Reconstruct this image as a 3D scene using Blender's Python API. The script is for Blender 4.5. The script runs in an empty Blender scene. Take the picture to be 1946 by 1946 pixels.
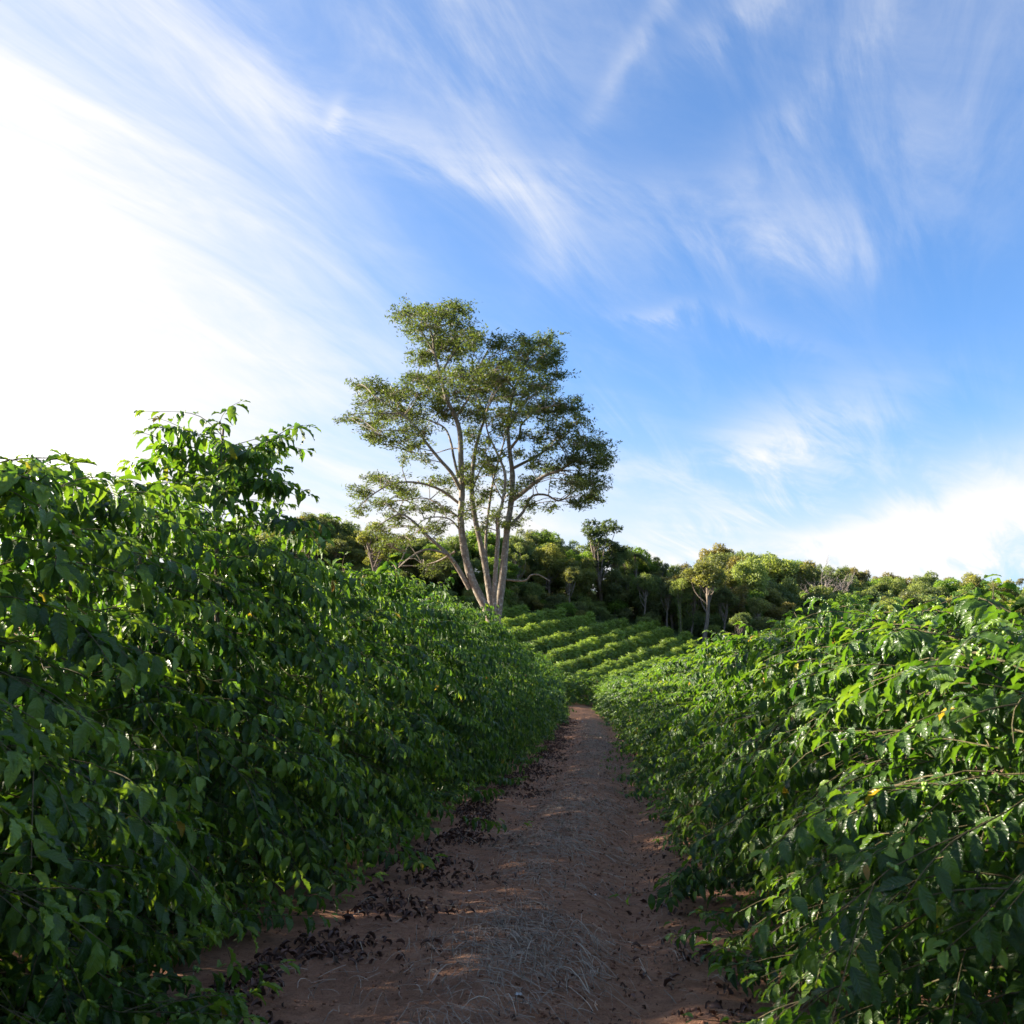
import bpy, math, random
import numpy as np
from mathutils import Vector, Matrix

R = math.radians
sc = bpy.context.scene
COL = sc.collection

# ------------------------------------------------------------------ camera
EYE = 1.35                     # camera height, metres
F = 1800.0 / 1946.0            # focal length in picture widths
HORIZON = 1310.0
cam_d = bpy.data.cameras.new('camera')
cam = bpy.data.objects.new('camera', cam_d)
COL.objects.link(cam)
cam.location = (0, 0, EYE)
cam.rotation_euler = (R(90), 0, 0)
cam_d.sensor_width = 36.0
cam_d.lens = 36.0 * F
cam_d.shift_y = (HORIZON - 973.0) / 1946.0
cam_d.clip_start = 0.05
cam_d.clip_end = 6000.0
cam_d.dof.use_dof = True
cam_d.dof.focus_distance = 6.0
cam_d.dof.aperture_fstop = 7.0
sc.camera = cam

# ------------------------------------------------------------------ light
SUN_AZ, SUN_EL = R(-75), R(21.5)      # measured from the viewing direction (+Y), to the left
sun_vec = Vector((math.sin(SUN_AZ) * math.cos(SUN_EL), math.cos(SUN_AZ) * math.cos(SUN_EL), math.sin(SUN_EL)))
sun_d = bpy.data.lights.new('sun', 'SUN')
sun_d.energy = 3.7
sun_d.angle = R(1.5)
sun_d.color = (1.0, 0.88, 0.70)
sun = bpy.data.objects.new('sun', sun_d)
COL.objects.link(sun)
sun.rotation_euler = sun_vec.to_track_quat('Z', 'Y').to_euler()

sc.view_settings.view_transform = 'Standard'
sc.view_settings.look = 'None'
sc.view_settings.gamma = 1.0
sc.view_settings.exposure = 2.48
SKY_STRENGTH = 0.10
sc.cycles.max_bounces = 7
sc.cycles.diffuse_bounces = 4
sc.cycles.glossy_bounces = 2
sc.cycles.transmission_bounces = 3

# ------------------------------------------------------------------ node helpers
class NT:
    def __init__(self, tree):
        self.t = tree
        self.t.nodes.clear()
    def n(self, typ, **kw):
        nd = self.t.nodes.new(typ)
        for k, v in kw.items():
            setattr(nd, k, v)
        return nd
    def put(self, sock, v):
        if isinstance(v, bpy.types.NodeSocket):
            self.t.links.new(v, sock)
        elif v is not None:
            sock.default_value = v
    def math(self, op, a, b=None, c=None, clamp=False):
        nd = self.n('ShaderNodeMath', operation=op, use_clamp=clamp)
        self.put(nd.inputs[0], a)
        if b is not None: self.put(nd.inputs[1], b)
        if c is not None: self.put(nd.inputs[2], c)
        return nd.outputs[0]
    def mix(self, fac, a, b, blend='MIX'):
        nd = self.n('ShaderNodeMix', data_type='RGBA', blend_type=blend)
        self.put(nd.inputs['Factor'], fac)
        ins = [s for s in nd.inputs if s.type == 'RGBA']
        self.put(ins[0], a); self.put(ins[1], b)
        return [s for s in nd.outputs if s.type == 'RGBA'][0]
    def ramp(self, fac, stops, interp='LINEAR'):
        nd = self.n('ShaderNodeValToRGB')
        nd.color_ramp.interpolation = interp
        els = nd.color_ramp.elements
        while len(els) < len(stops): els.new(0.5)
        for e, (p, c) in zip(els, stops):
            e.position = p
            e.color = (c, c, c, 1) if isinstance(c, (int, float)) else (*c, 1)
        self.put(nd.inputs[0], fac)
        return nd.outputs[0]
    def smooth(self, v, lo, hi):
        nd = self.n('ShaderNodeMapRange', interpolation_type='SMOOTHSTEP')
        self.put(nd.inputs[0], v)
        nd.inputs[1].default_value = lo; nd.inputs[2].default_value = hi
        return nd.outputs[0]
    def noise(self, vec, scale, detail=4, rough=0.55, dist=0.0, dims='3D'):
        nd = self.n('ShaderNodeTexNoise', noise_dimensions=dims)
        if vec is not None: self.put(nd.inputs['Vector'], vec)
        nd.inputs['Scale'].default_value = scale
        nd.inputs['Detail'].default_value = detail
        nd.inputs['Roughness'].default_value = rough
        nd.inputs['Distortion'].default_value = dist
        return nd.outputs[0]
    def mapping(self, vec, scale=(1, 1, 1), rot=(0, 0, 0), loc=(0, 0, 0)):
        nd = self.n('ShaderNodeMapping')
        self.put(nd.inputs[0], vec)
        nd.inputs['Location'].default_value = loc
        nd.inputs['Rotation'].default_value = rot
        nd.inputs['Scale'].default_value = scale
        return nd.outputs[0]

# ------------------------------------------------------------------ sky
world = bpy.data.worlds.new('World')
sc.world = world
world.use_nodes = True
w = NT(world.node_tree)
tc = w.n('ShaderNodeTexCoord')
sky = w.n('ShaderNodeTexSky', sky_type='NISHITA')
sky.sun_disc = False
sky.sun_elevation = SUN_EL
sky.sun_rotation = SUN_AZ
sky.altitude = 900
sky.air_density = 1.0
sky.dust_density = 0.9
sky.ozone_density = 2.5
sep = w.n('ShaderNodeSeparateXYZ')
w.put(sep.inputs[0], tc.outputs['Generated'])
dx, dy, dz = sep.outputs
az = w.math('ARCTAN2', dx, dy)
el = w.math('ARCSINE', dz)
# cirrus layer: a flat sheet high above, seen in perspective
hz = w.math('ADD', w.math('MAXIMUM', dz, 0.0), 0.16)
comb = w.n('ShaderNodeCombineXYZ')
w.put(comb.inputs[0], w.math('DIVIDE', dx, hz)); w.put(comb.inputs[1], w.math('DIVIDE', dy, hz))
sheet = comb.outputs[0]
warp = w.noise(sheet, 1.1, 3, 0.5)
fib1 = w.noise(w.mapping(w.mapping(sheet, (1, 1, 1), (0, 0, R(-58))), (0.85, 3.3, 1), (0, 0, 0), (3.1, 0.4, 0)), 1.9, 10, 0.64, 0.8)
fib2 = w.noise(w.mapping(w.mapping(sheet, (1, 1, 1), (0, 0, R(-15))), (1.1, 3.8, 1), (0, 0, 0), (7.7, 2.2, 0)), 1.6, 9, 0.62, 0.6)
patch = w.noise(w.mapping(sheet, (1, 1, 1), (0, 0, 0), (1.3, 5.2, 0)), 0.75, 4, 0.55, 0.4)
fibre = w.math('ADD', w.math('MULTIPLY', fib1, 0.78), w.math('MULTIPLY', fib2, 0.22))
wisp = w.smooth(fibre, 0.36, 0.74)
azw = w.math('ADD', az, w.math('MULTIPLY', w.math('SUBTRACT', warp, 0.5), 0.16))
elw = w.math('ADD', el, w.math('MULTIPLY', w.math('SUBTRACT', fib1, 0.5), 0.10))

def angles(px, py):
    a = math.atan((px - 973) / 1800)
    e = math.atan((HORIZON - py) / 1800 * math.cos(a))
    return a, e

def bank(px, py, deg, length, width, a_in=None, e_in=None):
    """soft elongated cloud patch round one direction of the sky (angles in radians)"""
    a0, e0 = angles(px, py)
    c, s = math.cos(R(deg)), math.sin(R(deg))
    A = w.math('SUBTRACT', a_in or azw, a0)
    E = w.math('SUBTRACT', e_in or elw, e0)
    u = w.math('ADD', w.math('MULTIPLY', A, c / length), w.math('MULTIPLY', E, s / length))
    v = w.math('ADD', w.math('MULTIPLY', A, -s / width), w.math('MULTIPLY', E, c / width))
    q = w.math('ADD', w.math('MULTIPLY', u, u), w.math('MULTIPLY', v, v))
    return w.math('EXPONENT', w.math('MULTIPLY', q, -1.0))

wt = w.math('ADD', w.math('MULTIPLY', wisp, 0.85), 0.15)
FILL_COVER = (11.2, 4.8, 0.0)  # offset picked so the view stays mostly clear of the added cloud
fill_cover = w.smooth(w.noise(w.mapping(sheet, (1, 1, 1), (0, 0, 0), FILL_COVER), 0.55, 4, 0.5, 0.3), 0.44, 0.60)      # broad thin cloud drifts, added all round the sky to lift ambient light
fac = w.math('ADD', w.math('MULTIPLY', w.math('MULTIPLY', wisp, w.smooth(patch, 0.36, 0.64)), 0.16), w.math('MULTIPLY', w.math('MULTIPLY', fill_cover, wt), 0.52))
for px, py, deg, ln, wd, k in [
        (900, 285, -9, 0.15, 0.020, 0.55), (1020, 345, -38, 0.07, 0.018, 0.5), (1330, 370, -14, 0.13, 0.035, 0.24),
        (1500, 430, -8, 0.11, 0.022, 0.30), (1235, 70, 52, 0.075, 0.013, 0.55), (1400, 30, 25, 0.08, 0.018, 0.45),
        (1750, 170, 25, 0.20, 0.085, 0.42), (1640, 60, 35, 0.14, 0.020, 0.35),
        (1480, 835, 14, 0.11, 0.040, 1.3), (1420, 960, 14, 0.16, 0.024, 0.9),
        (1235, 592, -2, 0.04, 0.008, 0.5), (1180, 800, -30, 0.05, 0.02, 0.40), (1400, 620, -16, 0.07, 0.012, 0.3),
        (1050, 480, 70, 0.10, 0.03, 0.30), (640, 215, 40, 0.012, 0.007, 0.7), (560, 120, 20, 0.25, 0.10, 0.2)]:
    fac = w.math('ADD', fac, w.math('MULTIPLY', w.math('MULTIPLY', bank(px, py, deg, ln, wd), wt), k * 0.8))
# thick bank low on the right and the low white band along the skyline
low = w.math('MULTIPLY', bank(1930, 975, 13, 0.22, 0.050), w.math('ADD', w.math('MULTIPLY', wisp, 0.3), 0.95))
low2 = w.math('MULTIPLY', bank(1500, 1050, 5, 0.30, 0.024), w.math('ADD', w.math('MULTIPLY', wisp, 0.6), 0.25))
low3 = w.math('MULTIPLY', bank(1000, 1000, 0, 0.16, 0.06), 0.55)
fac = w.math('ADD', fac, w.math('ADD', w.math('ADD', low, low2), low3))
# the veil of cirrostratus that the sun shines through, thinning away from it
va, ve = R(-50), R(13)
qa = w.math('SUBTRACT', az, va); qe = w.math('MULTIPLY', w.math('SUBTRACT', el, ve), 1.8)
ang = w.math('SQRT', w.math('ADD', w.math('MULTIPLY', qa, qa), w.math('MULTIPLY', qe, qe)))
ang = w.math('ADD', ang, w.math('ADD', w.math('MULTIPLY', w.math('SUBTRACT', warp, 0.5), 0.22), w.math('MULTIPLY', w.math('SUBTRACT', fibre, 0.5), -0.30)))
veil = w.math('SUBTRACT', 1.0, w.smooth(ang, R(24), R(55)))
thin = w.math('MULTIPLY', w.math('SUBTRACT', 1.0, w.smooth(ang, R(34), R(72))), 0.14)
fac = w.math('ADD', fac, w.math('ADD', veil, thin))
fac = w.math('MINIMUM', fac, 1.0)
glow = w.math('SUBTRACT', 1.0, w.smooth(ang, R(4), R(32)))
cloud = w.mix(glow, (1.82, 1.83, 1.85, 1), (16.0, 15.4, 14.6, 1))
skycol = w.mix(1.0, sky.outputs[0], (0.32, 0.435, 0.54, 1), 'MULTIPLY')
pale = w.math('MULTIPLY', w.math('SUBTRACT', 1.0, w.smooth(el, R(-2), R(17))), 0.78)
skycol = w.mix(pale, skycol, (1.02, 1.23, 1.50, 1))
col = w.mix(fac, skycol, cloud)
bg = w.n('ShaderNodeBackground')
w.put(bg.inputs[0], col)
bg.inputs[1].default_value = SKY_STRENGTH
wo = w.n('ShaderNodeOutputWorld')
w.put(wo.inputs[0], bg.outputs[0])

# ------------------------------------------------------------------ materials
def material(name):
    m = bpy.data.materials.new(name)
    m.use_nodes = True
    return m, NT(m.node_tree)

def finish(t, bsdf, disp=None):
    o = t.n('ShaderNodeOutputMaterial')
    t.put(o.inputs['Surface'], bsdf)
    return o

def principled(t, color, rough=0.6, spec=0.5, normal=None):
    p = t.n('ShaderNodeBsdfPrincipled')
    t.put(p.inputs['Base Color'], color)
    t.put(p.inputs['Roughness'], rough)
    p.inputs['Specular IOR Level'].default_value = spec
    if normal is not None: t.put(p.inputs['Normal'], normal)
    return p.outputs[0]

def bump(t, h, strength, dist):
    b = t.n('ShaderNodeBump')
    b.inputs['Strength'].default_value = strength
    b.inputs['Distance'].default_value = dist
    t.put(b.inputs['Height'], h)
    return b.outputs[0]

def coffee_leaf_material():
    m, t = material('coffee_leaf')
    at = t.n('ShaderNodeAttribute', attribute_name='tint')
    oi = t.n('ShaderNodeObjectInfo')
    tint = t.math('ADD', at.outputs['Fac'], t.math('MULTIPLY', t.math('SUBTRACT', oi.outputs['Random'], 0.5), 0.16))
    tint = t.math('DIVIDE', tint, 1.4, clamp=True)
    base = t.ramp(tint, [(0.0, (0.016, 0.037, 0.011)), (0.25, (0.042, 0.092, 0.014)), (0.5, (0.135, 0.225, 0.026)),
                         (0.72, (0.20, 0.31, 0.035)), (0.86, (0.30, 0.36, 0.04)), (0.95, (0.45, 0.28, 0.02)), (1.0, (0.16, 0.07, 0.03))])
    thru = t.ramp(tint, [(0.0, (0.05, 0.15, 0.008)), (0.25, (0.16, 0.33, 0.012)), (0.5, (0.27, 0.43, 0.018)),
                         (0.72, (0.34, 0.48, 0.03)), (0.86, (0.48, 0.50, 0.03)), (0.95, (0.7, 0.45, 0.03)), (1.0, (0.2, 0.08, 0.03))])
    uv = t.n('ShaderNodeUVMap', uv_map='UVMap')
    s = t.n('ShaderNodeSeparateXYZ')
    t.put(s.inputs[0], uv.outputs[0])
    au = t.math('ABSOLUTE', t.math('SUBTRACT', s.outputs[0], 0.5))
    # lateral veins leave the midrib in pairs and curve forward
    ph = t.math('SUBTRACT', t.math('MULTIPLY', s.outputs[1], 9.0), t.math('MULTIPLY', au, 3.2))
    vein = t.math('ABSOLUTE', t.math('SINE', t.math('MULTIPLY', ph, math.pi)))
    rib = t.smooth(au, 0.012, 0.05)
    veinl = t.math('SUBTRACT', 1.0, t.math('MULTIPLY', t.smooth(vein, 0.0, 0.28), rib))
    geo = t.n('ShaderNodeNewGeometry')
    blot = t.noise(geo.outputs['Position'], 23.0, 3, 0.6)
    base = t.mix(t.math('MULTIPLY', t.smooth(blot, 0.35, 0.75), 0.35), base, (0.05, 0.105, 0.02, 1))
    base = t.mix(t.math('MULTIPLY', veinl, 0.30), base, (0.10, 0.19, 0.04, 1))
    under = t.mix(0.45, base, (0.075, 0.13, 0.055, 1))
    bf = geo.outputs['Backfacing']
    colr = t.mix(bf, base, under)
    ht = t.math('MULTIPLY', t.smooth(vein, 0.0, 0.7), rib)
    nrm = bump(t, ht, 0.55, 0.0035)
    rough = t.math('ADD', t.math('MULTIPLY', bf, 0.18), t.math('ADD', 0.27, t.math('MULTIPLY', blot, 0.16)))
    spot = t.noise(geo.outputs['Position'], 95.0, 2, 0.5)
    sp = t.math('MULTIPLY', t.smooth(spot, 0.70, 0.74), t.smooth(t.noise(geo.outputs['Position'], 3.1, 2, 0.5), 0.52, 0.66))
    colr = t.mix(sp, colr, (0.11, 0.055, 0.02, 1))
    p = principled(t, colr, rough, 0.42, nrm)
    tr = t.n('ShaderNodeBsdfTranslucent')
    t.put(tr.inputs[0], t.mix(t.math('MULTIPLY', veinl, 0.25), thru, (0.10, 0.22, 0.01, 1)))
    mx = t.n('ShaderNodeMixShader')
    mx.inputs[0].default_value = 0.34
    t.put(mx.inputs[1], p); t.put(mx.inputs[2], tr.outputs[0])
    finish(t, mx.outputs[0])
    return m

def tree_leaf_material(name='tree_leaf', trans=0.36, rough=0.55):
    m, t = material(name)
    at = t.n('ShaderNodeAttribute', attribute_name='tint')
    oi = t.n('ShaderNodeObjectInfo')
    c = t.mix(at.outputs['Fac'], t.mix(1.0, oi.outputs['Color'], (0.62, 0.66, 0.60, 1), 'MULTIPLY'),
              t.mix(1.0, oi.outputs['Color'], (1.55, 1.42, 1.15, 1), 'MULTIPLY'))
    p = principled(t, c, rough, 0.35)
    tr = t.n('ShaderNodeBsdfTranslucent')
    t.put(tr.inputs[0], t.mix(1.0, c, (3.0, 2.9, 1.3, 1), 'MULTIPLY'))
    mx = t.n('ShaderNodeMixShader')
    mx.inputs[0].default_value = trans
    t.put(mx.inputs[1], p); t.put(mx.inputs[2], tr.outputs[0])
    finish(t, mx.outputs[0])
    return m

def bark_material(name, dark, light, scale, spots=None):
    m, t = material(name)
    c = t.n('ShaderNodeTexCoord')
    g = t.n('ShaderNodeNewGeometry')
    v = t.mapping(g.outputs['Position'], (1, 1, 0.25))
    n1 = t.noise(v, scale, 6, 0.65)
    colr = t.ramp(n1, [(0.3, dark), (0.7, light)])
    if spots:
        n2 = t.noise(g.outputs['Position'], scale * 0.55, 5, 0.7)
        colr = t.mix(t.smooth(n2, 0.53, 0.66), colr, (*spots, 1))
    finish(t, principled(t, colr, 0.85, 0.25, bump(t, n1, 0.8, 0.35 / scale)))
    return m

def plain_material(name, color, rough=0.7, spec=0.3, var=0.35, scale=40.0):
    m, t = material(name)
    g = t.n('ShaderNodeNewGeometry')
    at = t.n('ShaderNodeAttribute', attribute_name='tint')
    n1 = t.noise(g.outputs['Position'], scale, 4, 0.6)
    f = t.math('ADD', t.math('MULTIPLY', t.math('SUBTRACT', n1, 0.5), var * 2), t.math('MULTIPLY', at.outputs['Fac'], 0.9))
    lo = tuple(x * 0.55 for x in color); hi = tuple(min(1, x * 1.9) for x in color)
    colr = t.mix(f, (*lo, 1), (*hi, 1))
    finish(t, principled(t, colr, rough, spec))
    return m

def soil_material():
    m, t = material('soil')
    g = t.n('ShaderNodeNewGeometry')
    P = g.outputs['Position']
    big = t.noise(P, 0.9, 5, 0.6, 0.3)
    mid = t.noise(P, 7.0, 6, 0.65)
    fine = t.noise(P, 70.0, 5, 0.7)
    grit = t.noise(P, 260.0, 3, 0.6)
    c = t.ramp(mid, [(0.28, (0.23, 0.113, 0.066)), (0.50, (0.385, 0.200, 0.120)), (0.74, (0.48, 0.275, 0.178))])
    c = t.mix(t.math('MULTIPLY', t.smooth(big, 0.45, 0.70), 0.55), c, (0.25, 0.125, 0.080, 1))
    c = t.mix(t.math('MULTIPLY', t.smooth(fine, 0.52, 0.68), 0.55), c, (0.10, 0.052, 0.036, 1))
    c = t.mix(t.math('MULTIPLY', t.smooth(t.noise(P, 24.0, 5, 0.7), 0.53, 0.64), 0.45), c, (0.15, 0.082, 0.058, 1))
    c = t.mix(t.math('MULTIPLY', t.smooth(grit, 0.58, 0.70), 0.6), c, (0.50, 0.36, 0.26, 1))
    # green weeds take over on the hillside and the far ground (attribute painted by terrain zone)
    at = t.n('ShaderNodeAttribute', attribute_name='weeds')
    gr = t.ramp(t.noise(P, 3.0, 6, 0.7), [(0.3, (0.030, 0.050, 0.014)), (0.6, (0.055, 0.085, 0.022)), (0.8, (0.12, 0.11, 0.04))])
    wn = t.smooth(t.math('ADD', at.outputs['Fac'], t.math('MULTIPLY', t.math('SUBTRACT', t.noise(P, 0.55, 5, 0.65), 0.5), 1.2)), 0.4, 0.6)
    c = t.mix(wn, c, gr)
    h = t.math('ADD', t.math('MULTIPLY', fine, 0.6), t.math('ADD', t.math('MULTIPLY', mid, 1.6), t.math('MULTIPLY', grit, 0.3)))
    finish(t, principled(t, c, 0.92, 0.2, bump(t, h, 1.0, 0.035)))
    return m

M_LEAF = coffee_leaf_material()
M_TREE = tree_leaf_material()
M_HILL = tree_leaf_material('hill_coffee_leaf', 0.32, 0.42)
M_TWIG = bark_material('coffee_twig', (0.045, 0.038, 0.018), (0.15, 0.125, 0.065), 60)
M_TRUNK = bark_material('coffee_trunk', (0.06, 0.04, 0.028), (0.19, 0.14, 0.10), 35)
M_BARK = bark_material('tree_bark', (0.095, 0.074, 0.055), (0.30, 0.25, 0.195), 8.0, (0.42, 0.40, 0.35))
M_BARK2 = bark_material('forest_bark', (0.09, 0.07, 0.055), (0.26, 0.21, 0.165), 4.0)
M_DEAD = bark_material('dead_wood', (0.16, 0.13, 0.115), (0.34, 0.29, 0.26), 5.0)
M_CHERRY = plain_material('green_coffee_cherry', (0.13, 0.21, 0.035), 0.35, 0.5, 0.3, 30)
M_DRY = plain_material('dry_leaf', (0.10, 0.052, 0.038), 0.6, 0.4, 0.4, 60)
M_STRAW = plain_material('straw', (0.27, 0.225, 0.18), 0.8, 0.2, 0.4, 30)
M_GRASS = plain_material('grass_blade', (0.075, 0.11, 0.025), 0.6, 0.3, 0.4, 20)
M_CLOD = plain_material('soil_clod', (0.22, 0.112, 0.07), 0.95, 0.15, 0.4, 60)
M_PAPER = plain_material('white_paper', (0.55, 0.56, 0.60), 0.7, 0.3, 0.1, 60)
M_SOIL = soil_material()

# ------------------------------------------------------------------ mesh helpers
def build_mesh(name, V, T, mats, uv=None, tint=None, matidx=None, smooth=True):
    me = bpy.data.meshes.new(name)
    V = np.ascontiguousarray(V, dtype=np.float32); T = np.ascontiguousarray(T, dtype=np.int32)
    me.vertices.add(len(V)); me.vertices.foreach_set('co', V.ravel())
    nl = T.size
    me.loops.add(nl); me.loops.foreach_set('vertex_index', T.ravel())
    me.polygons.add(len(T))
    me.polygons.foreach_set('loop_start', np.arange(0, nl, 3, dtype=np.int32))
    me.update(calc_edges=True)
    if smooth:
        me.polygons.foreach_set('use_smooth', np.ones(len(T), dtype=bool))
    for m in mats: me.materials.append(m)
    if matidx is not None:
        me.polygons.foreach_set('material_index', np.ascontiguousarray(matidx, dtype=np.int32))
    if uv is not None:
        l = me.uv_layers.new(name='UVMap')
        l.data.foreach_set('uv', np.ascontiguousarray(np.asarray(uv, dtype=np.float32)[T.ravel()]).ravel())
    if tint is not None:
        a = me.attributes.new('tint', 'FLOAT', 'POINT')
        a.data.foreach_set('value', np.ascontiguousarray(tint, dtype=np.float32))
    return me

class Acc:
    """collects pieces (vertices, triangles, uv, tint) into one mesh"""
    def __init__(self): self.V, self.T, self.U, self.K, self.n = [], [], [], [], 0
    def add(self, V, T, tint=0.0, U=None):
        V = np.asarray(V, dtype=float); T = np.asarray(T, dtype=int)
        self.V.append(V); self.T.append(T + self.n); self.n += len(V)
        self.U.append(np.zeros((len(V), 2)) if U is None else U)
        self.K.append(np.full(len(V), tint) if np.isscalar(tint) else np.asarray(tint))
    def mesh(self, name, mats, smooth=True):
        return build_mesh(name, np.concatenate(self.V), np.concatenate(self.T), mats,
                          np.concatenate(self.U), np.concatenate(self.K), smooth=smooth)
    def tube(self, P, rad, sides=5, tint=0.0, cap=True):
        V, T = tube(P, rad, sides, cap)
        self.add(V, T, tint)

def tube(P, rad, sides=5, cap=True):
    P = np.asarray(P, dtype=float); n = len(P)
    rad = np.broadcast_to(np.asarray(rad, dtype=float), (n,))
    d = np.gradient(P, axis=0)
    d /= np.linalg.norm(d, axis=1, keepdims=True) + 1e-9
    ref = np.array([0.31, 0.17, 0.93]) if abs(d[:, 2]).mean() < 0.8 else np.array([0.95, 0.2, 0.05])
    a = np.cross(d, ref); a /= np.linalg.norm(a, axis=1, keepdims=True) + 1e-9
    b = np.cross(d, a)
    th = np.arange(sides) / sides * 2 * math.pi
    V = P[:, None, :] + rad[:, None, None] * (np.cos(th)[None, :, None] * a[:, None, :] + np.sin(th)[None, :, None] * b[:, None, :])
    V = V.reshape(-1, 3)
    i = np.arange(n - 1)[:, None] * sides; j = np.arange(sides)[None, :]; k = (j + 1) % sides
    A, B, C, D = (i + j).ravel(), (i + k).ravel(), (i + sides + k).ravel(), (i + sides + j).ravel()
    T = np.concatenate([np.stack([A, C, B], 1), np.stack([A, D, C], 1)])
    if cap:
        e = (n - 1) * sides
        T = np.concatenate([T, [[e, e + x + 1, e + x] for x in range(1, sides - 1)]])
    return V, T

def smooth_line(pts, n):
    """Catmull-Rom through the points"""
    p = np.asarray(pts, dtype=float)
    if len(p) < 3:
        return p[0] + (p[-1] - p[0]) * np.linspace(0, 1, n)[:, None]
    q = np.vstack([2 * p[0] - p[1], p, 2 * p[-1] - p[-2]])
    u = np.linspace(0, len(p) - 1 - 1e-6, n); i = u.astype(int); f = (u - i)[:, None]
    a, b, c, d = q[i], q[i + 1], q[i + 2], q[i + 3]
    return 0.5 * (2 * b + (c - a) * f + (2 * a - 5 * b + 4 * c - d) * f ** 2 + (3 * b - a - 3 * c + d) * f ** 3)

def norm(v): return v / (np.linalg.norm(v, axis=-1, keepdims=True) + 1e-9)

def link(name, data, parent=None, loc=None):
    o = bpy.data.objects.new(name, data)
    COL.objects.link(o)
    if parent is not None: o.parent = parent
    if loc is not None: o.location = loc
    return o

def tag(o, label=None, cat=None, group=None, kind=None):
    if label: o['label'] = label
    if cat: o['category'] = cat
    if group: o['group'] = group
    if kind: o['kind'] = kind
    return o

# ------------------------------------------------------------------ terrain
PATH_Y = [-30, -5, 0, 4, 12, 21, 33, 48, 66, 90]
PATH_X = [-4.4, -1.25, -0.65, -0.17, 0.80, 1.68, 2.65, 3.70, 4.70, 5.9]
def path_c(y): return np.interp(y, PATH_Y, PATH_X)

def vnoise(x, y, s, seed):
    x = np.asarray(x, dtype=float) / s; y = np.asarray(y, dtype=float) / s
    i, j = np.floor(x), np.floor(y); u, v = x - i, y - j
    u = u * u * (3 - 2 * u); v = v * v * (3 - 2 * v)
    def h(a, b): 
        t = np.sin(a * 127.1 + b * 311.7 + seed * 74.7) * 43758.5453
        return t - np.floor(t)
    return (h(i, j) * (1 - u) + h(i + 1, j) * u) * (1 - v) + (h(i, j + 1) * (1 - u) + h(i + 1, j + 1) * u) * v - 0.5

def terrain(x, y):
    x = np.asarray(x, dtype=float); y = np.asarray(y, dtype=float)
    xx = np.maximum(x, -14)
    h = 0.2365 * (y - 66) - 0.186 * (xx - 4.7)
    z = np.where(h > 0, h * h / (h + 0.6), 0.0)                      # the hillside past the end of the path
    crest = 127 + np.maximum(x, 0) * 1.12                            # where the forested hill levels out
    hc = np.maximum(0.2365 * (crest - 66) - 0.186 * (xx - 4.7), 0)
    over = np.maximum(y - crest, 0)
    z = np.where(over > 0, np.maximum(hc - 0.00035 * over ** 2, hc - 0.12 * over) , z)
    z = np.where(z < -40, -40, z)
    # the path itself: two shallow wheel hollows, a low straw-covered ridge between, soil heaped under the rows
    d = x - path_c(y)
    near = np.clip(1 - np.abs(y - 20) / 60, 0, 1)
    prof = 0.05 * np.exp(-((d - 0.12) / 0.42) ** 2) - 0.085 * np.exp(-((d - 0.70) / 0.22) ** 2) - 0.05 * np.exp(-((d + 0.52) / 0.25) ** 2) \
        + 0.10 * (1 - np.exp(-(np.maximum(np.abs(d) - 1.0, 0) / 0.7) ** 2)) * (np.abs(d) < 3.6)
    z = z + prof * near
    z = z + near * (0.035 * vnoise(x, y, 0.55, 1) + 0.020 * vnoise(x, y, 0.17, 2) + 0.010 * vnoise(x, y, 0.07, 3))
    return z

def axis_samples(stops):
    out = []
    for a, b, s in stops: out.append(np.arange(a, b, s))
    return np.concatenate(out + [[stops[-1][1]]])

xs = axis_samples([(-3000, -600, 300), (-600, -120, 40), (-120, -12, 4), (-12, -2.2, 0.4), (-2.2, 2.6, 0.055), (2.6, 7, 0.15), (7, 60, 2), (60, 320, 8), (320, 800, 60), (800, 3000, 300)])
ys = axis_samples([(-600, -60, 60), (-60, -2, 2), (-2, 3, 0.2), (3, 9, 0.055), (9, 16, 0.11), (16, 34, 0.25), (34, 120, 1.0), (120, 340, 5), (340, 800, 40), (800, 4000, 400)])
GX, GY = np.meshgrid(xs, ys)
GZ = terrain(GX, GY)
nx, ny = len(xs), len(ys)
ii, jj = np.meshgrid(np.arange(nx - 1), np.arange(ny - 1))
q0 = (jj * nx + ii).ravel()
T = np.concatenate([np.stack([q0, q0 + 1, q0 + nx + 1], 1), np.stack([q0, q0 + nx + 1, q0 + nx], 1)])
gm = build_mesh('ground', np.stack([GX.ravel(), GY.ravel(), GZ.ravel()], 1), T, [M_SOIL])
wd = np.clip((GY - 92) / 10, 0, 1) + np.clip((np.abs(GX - path_c(GY)) - 9) / 10, 0, 1) * (GY < 60) + np.clip((GX - 22 - (GY - 100) * 0.2) / 6, 0, 1)
a = gm.attributes.new('weeds', 'FLOAT', 'POINT')
a.data.foreach_set('value', np.clip(wd, 0, 1).ravel().astype(np.float32))
ground = link('ground', gm)
tag(ground, 'reddish brown soil of the path and the hillside', kind='structure')

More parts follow.
